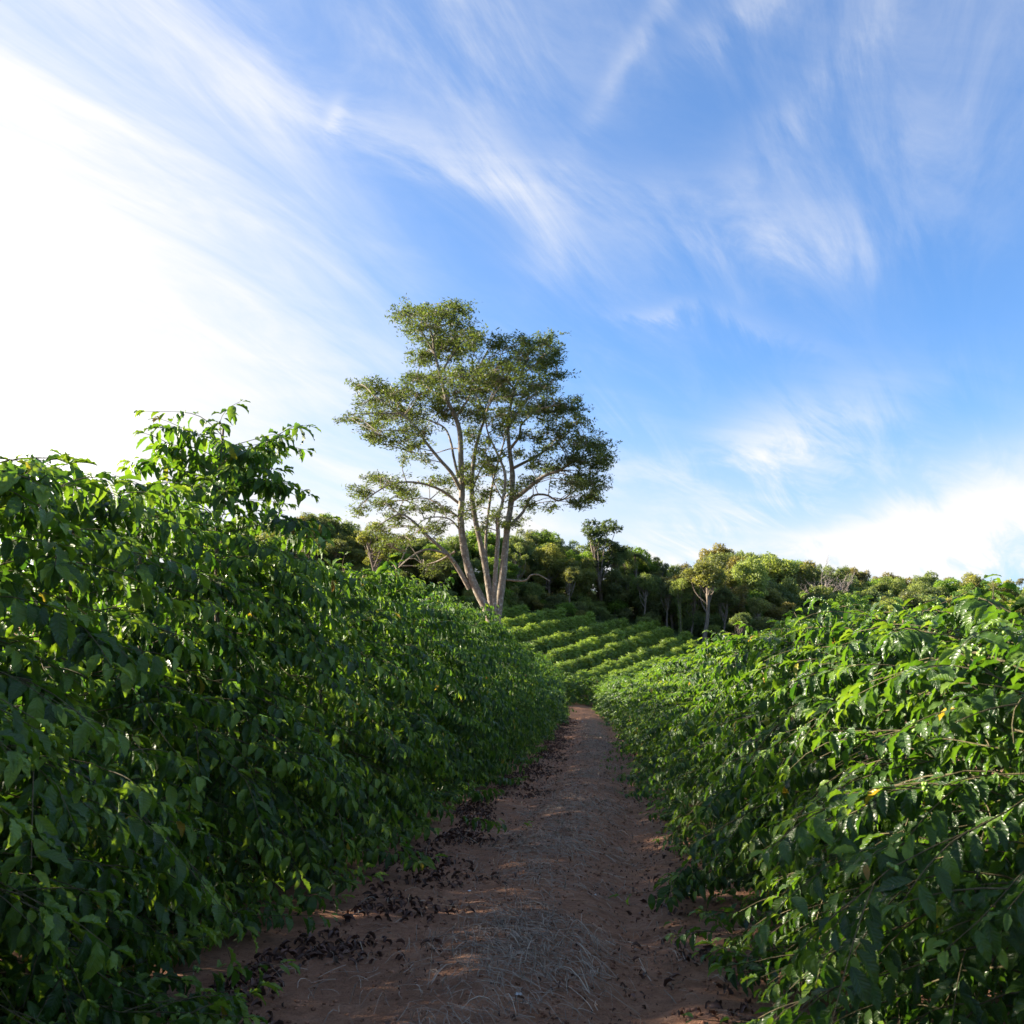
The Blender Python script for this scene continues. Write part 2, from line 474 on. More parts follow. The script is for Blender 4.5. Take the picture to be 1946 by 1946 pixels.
# ------------------------------------------------------------------ coffee leaf shapes
def leaf_shape(nseg, cross, droop, fold, wave, nwave, ph, width=0.205, twist=0.0, curl=0.0):
    """one coffee leaf of length 1 along +Y, blade facing +Z; cross = 2 or 4 strips across"""
    v = np.linspace(0, 1, nseg + 1)
    th = -droop * v ** 1.3
    dy = np.cos(th); dzz = np.sin(th)
    y = np.concatenate([[0], np.cumsum((dy[1:] + dy[:-1]) / 2 / nseg)])
    z = np.concatenate([[0], np.cumsum((dzz[1:] + dzz[:-1]) / 2 / nseg)])
    prof = np.sin(math.pi * np.clip(v, 0, 1) ** 0.92) ** 0.78 * (1 - 0.45 * np.clip(v - 0.55, 0, 1) ** 1.2 / 0.45)
    hw = width * np.clip(prof, 0, None)
    us = [-1, 0, 1] if cross == 2 else [-1, -0.5, 0, 0.5, 1]
    verts, uv, idx = [], [], []
    for k in range(nseg + 1):
        if k in (0, nseg):
            idx.append([len(verts)] * len(us)); verts.append((0, y[k], z[k])); uv.append((0.5, v[k])); continue
        row = []
        for u in us:
            edge = abs(u)
            lift = fold * edge * hw[k] + wave * math.sin(2 * math.pi * nwave * v[k] + ph + (0.9 if u < 0 else 0)) * edge ** 1.5 \
                - curl * (edge * hw[k]) ** 2 / width
            # quilting: the blade bulges between midrib and margin
            if cross == 4 and edge == 0.5: lift += 0.012
            nx_, nz_ = u * hw[k] * math.cos(fold * 0.6), lift
            ny_, nn = -math.sin(th[k]) * 0, 0
            row.append(len(verts))
            verts.append((nx_ + twist * (v[k] - 0.3) * nz_, y[k] - math.sin(th[k]) * nz_, z[k] + math.cos(th[k]) * nz_ + twist * (v[k] - 0.3) * nx_))
            uv.append((0.5 + 0.5 * u, v[k]))
        idx.append(row)
    tris = []
    for k in range(nseg):
        A, B = idx[k], idx[k + 1]
        for c in range(len(us) - 1):
            q = (A[c], A[c + 1], B[c + 1], B[c])
            for tr in ((q[0], q[1], q[2]), (q[0], q[2], q[3])):
                if len(set(tr)) == 3: tris.append(tr)
    return np.array(verts), np.array(tris), np.array(uv)

rngS = np.random.default_rng(11)
def variants(n, nseg, cross, **k):
    out = []
    for i in range(n):
        out.append(leaf_shape(nseg, cross, rngS.uniform(0.35, 1.35), rngS.uniform(0.25, 0.95), rngS.uniform(0.022, 0.050), rngS.uniform(2.6, 3.4) * max(1.0, nseg / 9),
                              rngS.uniform(0, 6.28), rngS.uniform(0.175, 0.225), rngS.uniform(-0.5, 0.5)))
    return out
LEAF_BEST = variants(16, 12, 2)      # single leaves, close to the camera
LEAF_NEAR = variants(10, 9, 2)       # the mass of near foliage
LEAF_MID = variants(6, 4, 2)
LEAF_FAR = variants(5, 2, 2)

# ------------------------------------------------------------------ growing a coffee bush
def grow(seed, H, Rad, face, back=0.45, dens=1.0, node=0.05, size=(0.115, 0.165), airy=0.0, bare_k=1.0, droop_k=1.0, tint_k=1.0, zmin=0.10, stems=1, top_shoot=None):
    """stem with tiers of drooping side branches; leaves in opposite pairs. returns leaves, branch lines, cherry spots"""
    rg = np.random.default_rng(seed)
    lp, la, ln, ls, lt = [], [], [], [], []
    lines, cherries = [], []
    face = np.array([*face, 0.0])
    lean = rg.normal(0, 0.06, 2)
    zt = np.linspace(0, H, 9)
    trunk = np.stack([lean[0] * zt + 0.03 * np.sin(zt * 2.1 + seed), lean[1] * zt + 0.03 * np.cos(zt * 1.7 + seed), zt], 1)
    def stem(z): return np.array([np.interp(z, zt, trunk[:, 0]), np.interp(z, zt, trunk[:, 1]), z])
    nb = int(H * 27 * dens)
    up = np.array([0, 0, 1.0])
    def leafy(P, S, s0, young, keep=0.80, step=node, length=1.0):
        """pairs of leaves along line P (arc length S) from s0 to the tip"""
        L = S[-1]
        sn = np.arange(s0, L - 0.01, step); sn = np.clip(sn + rg.uniform(-0.4, 0.4, len(sn)) * step, 0, L)
        for s in np.append(sn, L):
            tip = s >= L - 0.03
            p = np.array([np.interp(s, S, P[:, k]) for k in range(3)])
            q = np.array([np.interp(min(s + 0.02, L), S, P[:, k]) for k in range(3)]) - np.array([np.interp(max(s - 0.03, 0), S, P[:, k]) for k in range(3)])
            t = norm(q)
            side = norm(np.cross(t, up))
            for sg in (-1, 1):
                if rg.random() > keep and not tip: continue
                fw = rg.uniform(0.25, 0.75) if not tip else rg.uniform(0.9, 1.7)
                dr = rg.uniform(-0.05, 1.75) if not tip else rg.uniform(-0.35, 0.5)
                ax = norm(side * sg * rg.uniform(0.75, 1.0) + t * fw - up * dr)
                out = norm(t * np.array([1, 1, 0]) + 1e-6)
                nn = up * 1.0 + out * 0.45 + rg.normal(0, 0.22, 3)
                nn = norm(nn - ax * np.dot(nn, ax))
                sz = rg.uniform(*size) * length * (1.0 if rg.random() < 0.8 else rg.uniform(0.6, 0.9))
                frac = s / L
                ti = float(np.clip(rg.beta(1.2, 3.0) * 0.9 + 0.22 * (frac > 0.8) * rg.random() + young * 0.25, 0, 0.95))
                if rg.random() < 0.24: ti = float(rg.uniform(0.42, 0.85))
                ti *= tint_k
                if tip:
                    sz *= rg.uniform(0.45, 0.85); ti = float(np.clip(ti + rg.uniform(0.2, 0.55), 0, 1.05))
                if rg.random() < 0.006: ti = rg.uniform(1.2, 1.4)
                lp.append(p + ax * 0.012); la.append(ax); ln.append(nn); ls.append(sz); lt.append(ti)
    for i in range(nb):
        f = (i + 0.5) / nb
        z0 = zmin + 0.08 + (H - 0.12 - zmin) * f ** 0.92
        azm = i * 2.399963 + rg.normal(0, 0.35)
        hd = np.array([math.cos(azm), math.sin(azm), 0])
        fc = float(hd @ face)
        if fc < -0.25 and f < 0.9 and rg.random() > back: continue
        pf = 1.0 - 0.52 * max(0, (f - 0.12) / 0.88) ** 2.0
        L = Rad * pf * rg.uniform(0.62, 1.20)
        if f > 0.8: L *= rg.uniform(0.8, 1.15)
        e0 = 0.02 + 0.58 * f ** 1.3 + rg.normal(0, 0.14)
        kd = droop_k * (0.62 - 0.05 * f) * rg.uniform(0.7, 1.45)
        S = np.linspace(0, L, 9)
        bend = rg.normal(0, 0.34); w1, w2 = rg.uniform(0, 6.28, 2)
        sd = np.array([-hd[1], hd[0], 0])
        P = stem(z0)[None] + hd[None] * (S * math.cos(e0))[:, None] + sd[None] * (bend * S ** 2)[:, None]
        P += (np.stack([np.sin(S * 9 + w1), np.cos(S * 8 + w2), 0.7 * np.sin(S * 11 + w2)], 1) - np.array([math.sin(w1), math.cos(w2), 0.7 * math.sin(w2)])) * 0.022
        P[:, 2] += S * math.sin(e0) - kd * S ** 2
        P[:, 2] = np.maximum(P[:, 2], 0.09 + 0.02 * rg.random())
        lines.append((P, 0.0046 - 0.0012 * f, 0.0012))
        bare = L * bare_k * (rg.uniform(0.14, 0.40) if f < 0.8 else rg.uniform(0.10, 0.25))
        young = max(0, f - 0.75) * 2.2
        leafy(P, S, bare, young, 0.80 - airy * (f > 0.72))
        for s in np.arange(L * 0.25, L * 0.85, node):
            if rg.random() < 0.13:
                cherries.append(np.array([np.interp(s, S, P[:, k]) for k in range(3)]))
            if f < 0.96 and rg.random() < 0.27 * droop_k ** 0.6:
                p = np.array([np.interp(s, S, P[:, k]) for k in range(3)])
                q = norm(P[min(8, int(s / L * 8) + 1)] - P[int(s / L * 8)])
                a_ = rg.choice([-1, 1]) * rg.uniform(0.5, 1.0)
                c_, s_ = math.cos(a_), math.sin(a_)
                d2 = np.array([q[0] * c_ - q[1] * s_, q[0] * s_ + q[1] * c_, q[2] + rg.uniform(0.05, 0.45)])
                L2 = rg.uniform(0.14, 0.42) * min(1.0, Rad)
                S2 = np.linspace(0, L2, 5)
                P2 = p[None] + norm(d2)[None] * S2[:, None]
                P2[:, 2] -= 0.9 * S2 ** 2
                P2[:, 2] = np.maximum(P2[:, 2], 0.09)
                lines.append((P2, 0.003, 0.0014))
                leafy(P2, S2, L2 * 0.18, young, 0.82)
    # the growing tip of the stem
    tp = stem(H)
    for k in range(4):
        a0 = k * 1.57 + seed
        ax = norm(np.array([math.cos(a0), math.sin(a0), 0.9 if k % 2 else 0.25]))
        nn = norm(up - ax * ax[2] + rg.normal(0, 0.1, 3))
        lp.append(tp); la.append(ax); ln.append(norm(nn - ax * np.dot(nn, ax))); ls.append(rg.uniform(0.05, 0.10)); lt.append(0.75)
    return dict(p=np.array(lp), a=np.array(la), n=np.array(ln), s=np.array(ls), t=np.array(lt), lines=lines, trunk=trunk, cherries=cherries, H=H)

def leaf_mass(L, sel, shapes, rg, name, mat=None, widen=1.0):
    """one mesh of all the selected leaves"""
    p, a, n, s, t = (L[k][sel] for k in 'panst')
    x = np.cross(a, n)
    var = rg.integers(0, len(shapes), len(p))
    VV, TT, UU, KK, off = [], [], [], [], 0
    for k, (V, T, U) in enumerate(shapes):
        m = np.where(var == k)[0]
        if not len(m): continue
        W = p[m][:, None] + s[m][:, None, None] * (V[None, :, 0:1] * widen * x[m][:, None] + V[None, :, 1:2] * a[m][:, None] + V[None, :, 2:3] * n[m][:, None])
        nv = len(V)
        VV.append(W.reshape(-1, 3)); TT.append((T[None] + (np.arange(len(m)) * nv)[:, None, None] + off).reshape(-1, 3))
        UU.append(np.tile(U, (len(m), 1))); KK.append(np.repeat(t[m], nv)); off += nv * len(m)
    return build_mesh(name, np.concatenate(VV), np.concatenate(TT), [mat or M_LEAF], np.concatenate(UU), np.concatenate(KK))

ICO_V, ICO_T = None, None
def ico():
    global ICO_V, ICO_T
    if ICO_V is None:
        g = (1 + 5 ** 0.5) / 2
        ICO_V = norm(np.array([(-1, g, 0), (1, g, 0), (-1, -g, 0), (1, -g, 0), (0, -1, g), (0, 1, g), (0, -1, -g), (0, 1, -g), (g, 0, -1), (g, 0, 1), (-g, 0, -1), (-g, 0, 1)], float))
        ICO_T = np.array([(0, 11, 5), (0, 5, 1), (0, 1, 7), (0, 7, 10), (0, 10, 11), (1, 5, 9), (5, 11, 4), (11, 10, 2), (10, 7, 6), (7, 1, 8), (3, 9, 4), (3, 4, 2), (3, 2, 6), (3, 6, 8), (3, 8, 9), (4, 9, 5), (2, 4, 11), (6, 2, 10), (8, 6, 7), (9, 8, 1)])
    return ICO_V, ICO_T

def cherry_mass(spots, rg, name):
    V, T = ico()
    ac = Acc()
    for c in spots:
        for _ in range(rg.integers(3, 8)):
            d = norm(rg.normal(0, 1, 3)) * rg.uniform(0.008, 0.017)
            r = rg.uniform(0.0055, 0.0078)
            ac.add(c + d + V * r * np.array([1, 1, 1.15]), T, float(rg.random()))
    return ac.mesh(name, [M_CHERRY])

def twig_mass(lines, name, sides=4):
    ac = Acc()
    for P, r0, r1 in lines:
        ac.tube(P, np.linspace(r0, r1, len(P)), sides)
    return ac.mesh(name, [M_TWIG])

# ------------------------------------------------------------------ the two hedges along the path
def project(P):
    """metres -> photograph pixels (1946 wide) and depth"""
    y = np.maximum(P[..., 1], 1e-3)
    return 973 + 1800 * P[..., 0] / y, HORIZON - 1800 * (P[..., 2] - EYE) / y, P[..., 1]

OFF_L, OFF_R = 2.09, 1.88
tall = {}
def left_height(y):
    return float(np.interp(y, [0, 1.85, 2.7, 3.5, 4.35, 5.2, 6.1, 7.0, 7.9, 8.8, 9.7, 11, 14, 20, 30, 66], [2.6, 2.45, 2.16, 2.12, 2.36, 2.34, 3.04, 2.50, 2.36, 2.28, 2.42, 2.52, 2.55, 2.48, 2.35, 2.1]))
def right_height(y):
    return float(np.interp(y, [0, 3, 3.7, 4.4, 6.5, 10, 15, 30, 66], [1.42, 1.55, 1.68, 1.72, 1.76, 1.76, 1.72, 1.74, 1.85]))

near_left = [1.0, 1.85, 2.7, 3.5, 4.35, 5.2, 6.1, 7.0, 7.9, 8.8, 9.7]
near_right = [2.75, 3.5, 4.25, 5.0, 5.75, 6.55, 7.35, 8.2, 9.05]
bushes = []
for side, ylist, off, hf in ((-1, near_left, OFF_L, left_height), (1, near_right, OFF_R, right_height)):
    for i, y in enumerate(ylist):
        x = float(path_c(y)) + side * (off - (0.19 * min(1.0, max(0.0, (5.0 - y) / 2.0)) if side < 0 else 0))
        z = float(terrain(x, y))
        sd = 100 * (side + 2) + i
        H = hf(y) - z
        L = grow(sd, H, (1.04 if hf(y) > 2.9 else 1.02) if side < 0 else 0.84, (-side * 0.97, -0.25), bare_k=0.9 if side < 0 else 0.3, droop_k=1.0 if side < 0 else 1.25, tint_k=1.0 if side < 0 else 0.58, back=0.75 if side < 0 else 0.7,
                 dens=(1.55 if hf(y) > 2.9 else 1.45) if side < 0 else 2.0, airy=0.08 if H > 2.9 else 0.0,
                 node=0.044, size=(0.088, 0.135) if side < 0 else (0.070, 0.108))
        L['p'][:, 2] = np.maximum(L['p'][:, 2], 0.03)
        # nothing grows into the lens
        cpos = L['p'] + np.array([x, y, z]) + L['a'] * L['s'][:, None] * 0.5
        dcam = np.linalg.norm(cpos - np.array([0, 0, EYE]), axis=1)
        keep = dcam > 1.75
        L['lines'] = [q for q in L['lines'] if np.linalg.norm(q[0] + np.array([x, y, z]) - np.array([0, 0, EYE]), axis=1).min() > 1.7]
        L['cherries'] = [q for q in L['cherries'] if np.linalg.norm(q + np.array([x, y, z]) - np.array([0, 0, EYE])) > 1.7]
        # dark hollows between the branches
        rh = np.random.default_rng(sd + 77)
        for _ in range(9 if side < 0 else 7):
            th_ = rh.uniform(-1.2, 1.2) + (0 if side < 0 else math.pi) - 0.25 * (-side); rr_ = rh.uniform(0.55, 0.95)
            hc_ = np.array([rr_ * math.cos(th_), rr_ * math.sin(th_), rh.uniform(0.25, 0.85 * H)])
            ra_ = rh.uniform(0.13, 0.26)
            keep &= (((L['p'] - hc_) / np.array([1, 1, 0.8])) ** 2).sum(1) > ra_ ** 2
        for k in 'panst': L[k] = L[k][keep]
        bushes.append(dict(side=side, i=i, y=y, base=np.array([x, y, z]), L=L, seed=sd))

# which leaves show largest: a coarse depth buffer over all the near leaves
RES = 486
zb = np.full(RES * RES, 1e9)
samples = []
spts = np.array([(u, v) for v in np.linspace(0.08, 0.92, 7) for u in (-0.14, -0.07, 0, 0.07, 0.14)])
for b in bushes:
    L = b['L']; x = np.cross(L['a'], L['n'])
    W = b['base'] + L['p'][:, None] + L['s'][:, None, None] * (spts[None, :, 0:1] * x[:, None] + spts[None, :, 1:2] * L['a'][:, None])
    px, py, d = project(W)
    ix = np.floor(px / 1946 * RES).astype(int); iy = np.floor(py / 1946 * RES).astype(int)
    ok = (ix >= 0) & (ix < RES) & (iy >= 0) & (iy < RES) & (d > 0.3)
    idx = np.where(ok, iy * RES + ix, 0)
    np.minimum.at(zb, idx[ok], d[ok])
    samples.append((idx, d, ok))
for b, (idx, d, ok) in zip(bushes, samples):
    L = b['L']
    vis = (ok & (d <= zb[idx] + 0.04)).mean(1)
    dd = b['base'][1] + L['p'][:, 1]
    b['score'] = vis * (L['s'] * 1800 / np.maximum(dd, 0.5)) ** 2

# single-leaf meshes shared by every near leaf, each in five tones of green
tones = [0.06, 0.18, 0.30, 0.46, 0.66, 0.90, 1.28]
leaf_data = []
for k, (V, T, U) in enumerate(LEAF_BEST):
    leaf_data.append([build_mesh('coffee_leaf', V, T, [M_LEAF], U, np.full(len(V), tn)) for tn in tones])

ordinals = ['first', 'second', 'third', 'fourth', 'fifth', 'sixth', 'seventh', 'eighth', 'ninth', 'tenth', 'eleventh', 'twelfth', 'thirteenth', 'fourteenth', 'fifteenth', 'sixteenth', 'seventeenth',
            'eighteenth', 'nineteenth', 'twentieth'] + ['twenty-' + q for q in ('first', 'second', 'third', 'fourth', 'fifth', 'sixth', 'seventh', 'eighth', 'ninth')] + ['thirtieth', 'thirty-first', 'thirty-second']
def hedge_label(side, i, y):
    hedge = 'taller hedge' if side < 0 else 'lower hedge'
    extra = ''
    if side < 0 and abs(y - 6.1) < 0.1: return 'tallest coffee bush, its airy leader rising above the taller hedge against white sky'
    if side < 0 and abs(y - 4.35) < 0.1: return 'coffee bush with bare brown twigs just before the tallest one in the taller hedge'
    return f'{ordinals[i]} glossy green coffee bush counted from the viewer along the {hedge}'

nleaf = 0
for b in bushes:
    rg = np.random.default_rng(b['seed'] + 5000)
    L = b['L']
    e = link('coffee_bush', None, loc=b['base'])
    tag(e, hedge_label(b['side'], b['i'], b['y']), 'coffee bush', 'coffee bushes of the taller hedge' if b['side'] < 0 else 'coffee bushes of the lower hedge')
    order = np.argsort(-b['score'])
    pick = order[:300]
    pick = pick[b['score'][pick] > 20]
    rest = np.ones(len(L['p']), bool); rest[pick] = False
    ac = Acc(); ac.tube(L['trunk'], np.linspace(0.030, 0.007, len(L['trunk'])), 8)
    link('trunk', ac.mesh('trunk', [M_TRUNK]), e)
    tag(link('twigs', twig_mass(L['lines'], 'twigs', 3), e), kind='stuff')
    seen = rest & (b['score'] > 0)
    if seen.any(): tag(link('foliage', leaf_mass(L, seen, LEAF_NEAR, rg, 'foliage'), e), kind='stuff')
    tag(link('inner_foliage', leaf_mass(L, rest & ~seen, LEAF_MID, rg, 'inner_foliage'), e), kind='stuff')
    if len(L['cherries']):
        tag(link('coffee_cherries', cherry_mass(L['cherries'], rg, 'coffee_cherries'), e), kind='stuff')
    for j in pick:
        k = rg.integers(0, len(LEAF_BEST)); tn = int(np.argmin([abs(L['t'][j] - q) for q in tones]))
        o = link('leaf', leaf_data[k][tn], e)
        a_, n_, s_ = L['a'][j], L['n'][j], L['s'][j]
        x_ = np.cross(a_, n_)
        o.matrix_basis = Matrix(((x_[0] * s_, a_[0] * s_, n_[0] * s_, L['p'][j][0]), (x_[1] * s_, a_[1] * s_, n_[1] * s_, L['p'][j][1]),
                                 (x_[2] * s_, a_[2] * s_, n_[2] * s_, L['p'][j][2]), (0, 0, 0, 1)))
        nleaf += 1
print('single leaves', nleaf)

# farther along the rows the bushes repeat a few grown plants
def bush_kind(seed, H, Rad, shapes, dens, size, widen=1.0, node=0.05, back=1.0, mat=None, twigs=True, cherries=True):
    L = grow(seed, H, Rad, (1, 0), back=back, dens=dens, node=node, size=size, tint_k=0.78)
    rg = np.random.default_rng(seed)
    parts = {'foliage': leaf_mass(L, np.ones(len(L['p']), bool), shapes, rg, 'foliage', mat, widen)}
    if twigs:
        parts['twigs'] = twig_mass(L['lines'][::2], 'twigs', 3)
        ac = Acc(); ac.tube(L['trunk'], np.linspace(0.03, 0.007, len(L['trunk'])), 6)
        parts['trunk'] = ac.mesh('trunk', [M_TRUNK])
    if cherries:
        parts['coffee_cherries'] = cherry_mass(L['cherries'][::3], rg, 'coffee_cherries')
    return parts

def place_bush(parts, loc, rz, scale, label, group, name='coffee_bush', color=None):
    e = link(name, None, loc=loc)
    e.rotation_euler = (0, 0, rz); e.scale = scale
    tag(e, label, 'coffee bush', group)
    for nm, me in parts.items():
        o = link(nm, me, e)
        if nm != 'trunk': o['kind'] = 'stuff'
        if color: o.color = color
    return e

mid_kinds = [bush_kind(900 + k, 2.4, 1.05, LEAF_MID, 1.3, (0.088, 0.135), node=0.046) for k in range(4)]
far_kinds = [bush_kind(950 + k, 2.2, 1.05, LEAF_FAR, 0.85, (0.13, 0.19), 1.25, 0.055, cherries=False) for k in range(3)]
rgp = np.random.default_rng(77)
def zone(y):
    return 'in its middle stretch' if y < 26 else 'towards the end of the path'
for side, off, hf in ((-1, OFF_L, left_height), (1, OFF_R, right_height)):
    y = 10.8 if side < 0 else 9.95
    n = len(near_left) if side < 0 else len(near_right)
    while y < 66.5:
        x = float(path_c(y)) + side * off + rgp.normal(0, 0.06)
        z = float(terrain(x, y))
        mid = y < 26
        kinds = mid_kinds if mid else far_kinds
        h0 = 2.4 if mid else 2.2
        k = hf(y) * rgp.uniform(0.93, 1.06) / h0
        hedge = 'taller hedge' if side < 0 else 'lower hedge'
        place_bush(kinds[rgp.integers(len(kinds))], (x, y, z), rgp.uniform(0, 6.28), (rgp.uniform(0.95, 1.05), rgp.uniform(0.95, 1.05), k),
                   (hedge_label(side, n, y) if mid else f'dense glossy coffee bush of the {hedge}, {zone(y)}'), f'coffee bushes of the {hedge} ' + zone(y))
        y += 0.9 if mid else 1.05
        n += 1
# the next row behind the taller hedge, showing through its gaps
y = -1.5
while y < 44:
    x = float(path_c(y)) - OFF_L - 3.4
    place_bush(mid_kinds[rgp.integers(4)], (x, y, float(terrain(x, y))), rgp.uniform(0, 6.28), (1.05, 1.05, rgp.uniform(1.04, 1.16)),
               'coffee bush of the next row, glimpsed through gaps in the taller hedge', 'coffee bushes of the row behind the taller hedge')
    y += 1.0
# the hedge that closes the end of the path
for k in range(10):
    x = 0.8 + k * 0.95; y = 68.6 + 0.10 * (x - 4)
    place_bush(far_kinds[rgp.integers(3)], (x, y, float(terrain(x, y))), rgp.uniform(0, 6.28), (1, 1, rgp.uniform(0.88, 1.0)),
               'coffee bush of the short hedge closing the far end of the path', 'coffee bushes closing the end of the path')

# ------------------------------------------------------------------ coffee rows on the hillside
hill_kinds = []
for k in range(4):
    L = grow(1200 + k, 1.38, 0.70, (1, 0), back=1.0, dens=2.4, node=0.055, size=(0.11, 0.17))
    hill_kinds.append(leaf_mass(L, np.ones(len(L['p']), bool), LEAF_FAR, np.random.default_rng(k), 'coffee_bush', M_HILL, 1.4))
row_names = {-13.6: 'lowest', -16.0: 'second lowest', -18.3: 'third lowest', -20.3: 'fourth lowest', -22.35: 'fifth lowest', -24.2: 'sixth lowest', -26.7: 'seventh lowest',
             -28.9: 'eighth lowest', -31.65: 'ninth lowest', -34.8: 'tenth lowest', -37.6: 'eleventh lowest', -40.6: 'twelfth lowest', -43.6: 'thirteenth lowest',
             -47: 'second topmost', -50.5: 'topmost'}
row_start = {-13.6: 84, -16.0: 80, -18.3: 76, -20.3: 73, -22.35: 71.5, -24.2: 70, -26.7: 72, -28.9: 76, -31.65: 81, -34.8: 84, -37.6: 86, -40.6: 84, -43.6: 82, -47: 80, -50.5: 78}
row_end = {c_: v_ + (5.5 if c_ <= -24 else 2.5) for c_, v_ in {-13.6: 95, -16.0: 95, -18.3: 97, -20.3: 99, -22.35: 100, -24.2: 102.5, -26.7: 105, -28.9: 107, -31.65: 106, -34.8: 104.5, -37.6: 103, -40.6: 101.5, -43.6: 100, -47: 99, -50.5: 98}.items()}
U, N = np.array([0.394, 0.919]), np.array([0.919, -0.394])
for c in [q for q in row_names if -42 < q < -15]:
    t = (row_start[c] - N[1] * c) / U[1]
    tone = rgp.uniform(0, 1)
    while True:
        p = N * c + U * t
        if p[1] > row_end[c]: break
        p = p + rgp.normal(0, 0.07, 2)
        o = link('hillside_coffee_bush', hill_kinds[rgp.integers(4)], loc=(p[0], p[1], float(terrain(*p)) - 0.05))
        o.rotation_euler = (0, 0, math.atan2(U[1], U[0]) + math.pi * rgp.integers(2) + rgp.normal(0, 0.15))
        s = rgp.uniform(0.82, 1.08)
        o.scale = (s * 1.6, s * 1.05, s * rgp.uniform(0.9, 1.1))
        v = rgp.uniform(0.85, 1.2) * (0.9 + 0.2 * tone); yel = rgp.uniform(0, 0.012) + 0.010 * (p[1] > 88)
        o.color = (0.115 * v + 2 * yel, 0.185 * v + 2 * yel, 0.042 * v, 1)
        tag(o, f'rounded coffee bush in the {row_names[c]} slanting row on the hillside', 'coffee bush', f'bushes of the {row_names[c]} hillside row')
        t += rgp.uniform(1.12, 1.30)

# ------------------------------------------------------------------ leaves of forest trees
def leaf_cards(rg, P, out, size, tint, aspect=0.5, droop=0.2, mat=None, name='crown'):
    """small folded leaf sprays at points P, roughly facing out"""
    n = len(P)
    a = norm(rg.normal(0, 1, (n, 3)) * np.array([1, 1, 0.6]) + out * 0.6 - np.array([0, 0, droop]))
    nn = norm(out * 0.7 + np.array([0, 0, 0.5]) + rg.normal(0, 0.55, (n, 3)))
    nn = norm(nn - a * (nn * a).sum(1, keepdims=True))
    x = np.cross(a, nn)
    s = size * rg.uniform(0.6, 1.4, n)[:, None]
    w_ = s * aspect
    # a folded diamond: base, left, tip, right
    V = np.stack([P - a * s * 0.5, P - x * w_ * 0.5 - nn * s * 0.12, P + a * s * 0.5 - nn * s * 0.18, P + x * w_ * 0.5 - nn * s * 0.12], 1)
    i = np.arange(n)[:, None] * 4
    T = np.concatenate([i + np.array([0, 2, 1]), i + np.array([0, 3, 2])])
    return V.reshape(-1, 3), T, np.repeat(tint, 4)

def blob_points(rg, blobs, n):
    """points through a set of uneven ellipsoids, denser towards their skins"""
    b = np.array([q[:6] for q in blobs], float)
    wgt = (b[:, 3] * b[:, 4] + b[:, 4] * b[:, 5] + b[:, 3] * b[:, 5]); wgt /= wgt.sum()
    k = rg.choice(len(b), n, p=wgt)
    d = norm(rg.normal(0, 1, (n, 3)))
    d[:, 2] = np.where((d[:, 2] < -0.35) & (rg.random(n) < 0.5), -d[:, 2] * 0.7, d[:, 2])
    r = rg.uniform(0.55, 1.08, n) ** 0.6
    lump = 1 + 0.16 * np.sin(d[:, 0] * 5 + k) + 0.14 * np.sin(d[:, 1] * 7 + k * 2.1 + d[:, 2] * 4)
    P = b[k, :3] + d * b[k, 3:6] * (r * lump)[:, None]
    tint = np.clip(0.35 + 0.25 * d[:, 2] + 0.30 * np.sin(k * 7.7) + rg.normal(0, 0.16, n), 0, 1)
    return P, d, tint

def crown_blobs(rg, H, base, rx, count, lob=0.42, flat=0.75, umbrella=False):
    out = []
    cz = (H + base) / 2; hz_ = (H - base) / 2
    for i in range(count):
        d = norm(rg.normal(0, 1, 3))
        if umbrella: d[2] = abs(d[2]) * 0.9
        r = rg.uniform(0.35, 0.78)
        c = np.array([d[0] * rx * r, d[1] * rx * r, (base + 0.25 * (H - base) if umbrella else cz) + d[2] * hz_ * r * (1.2 if umbrella else 1)])
        s = rg.uniform(0.7, 1.15) * lob * rx
        out.append((*c, s, s * rg.uniform(0.85, 1.15), s * flat * rg.uniform(0.8, 1.1)))
    return out

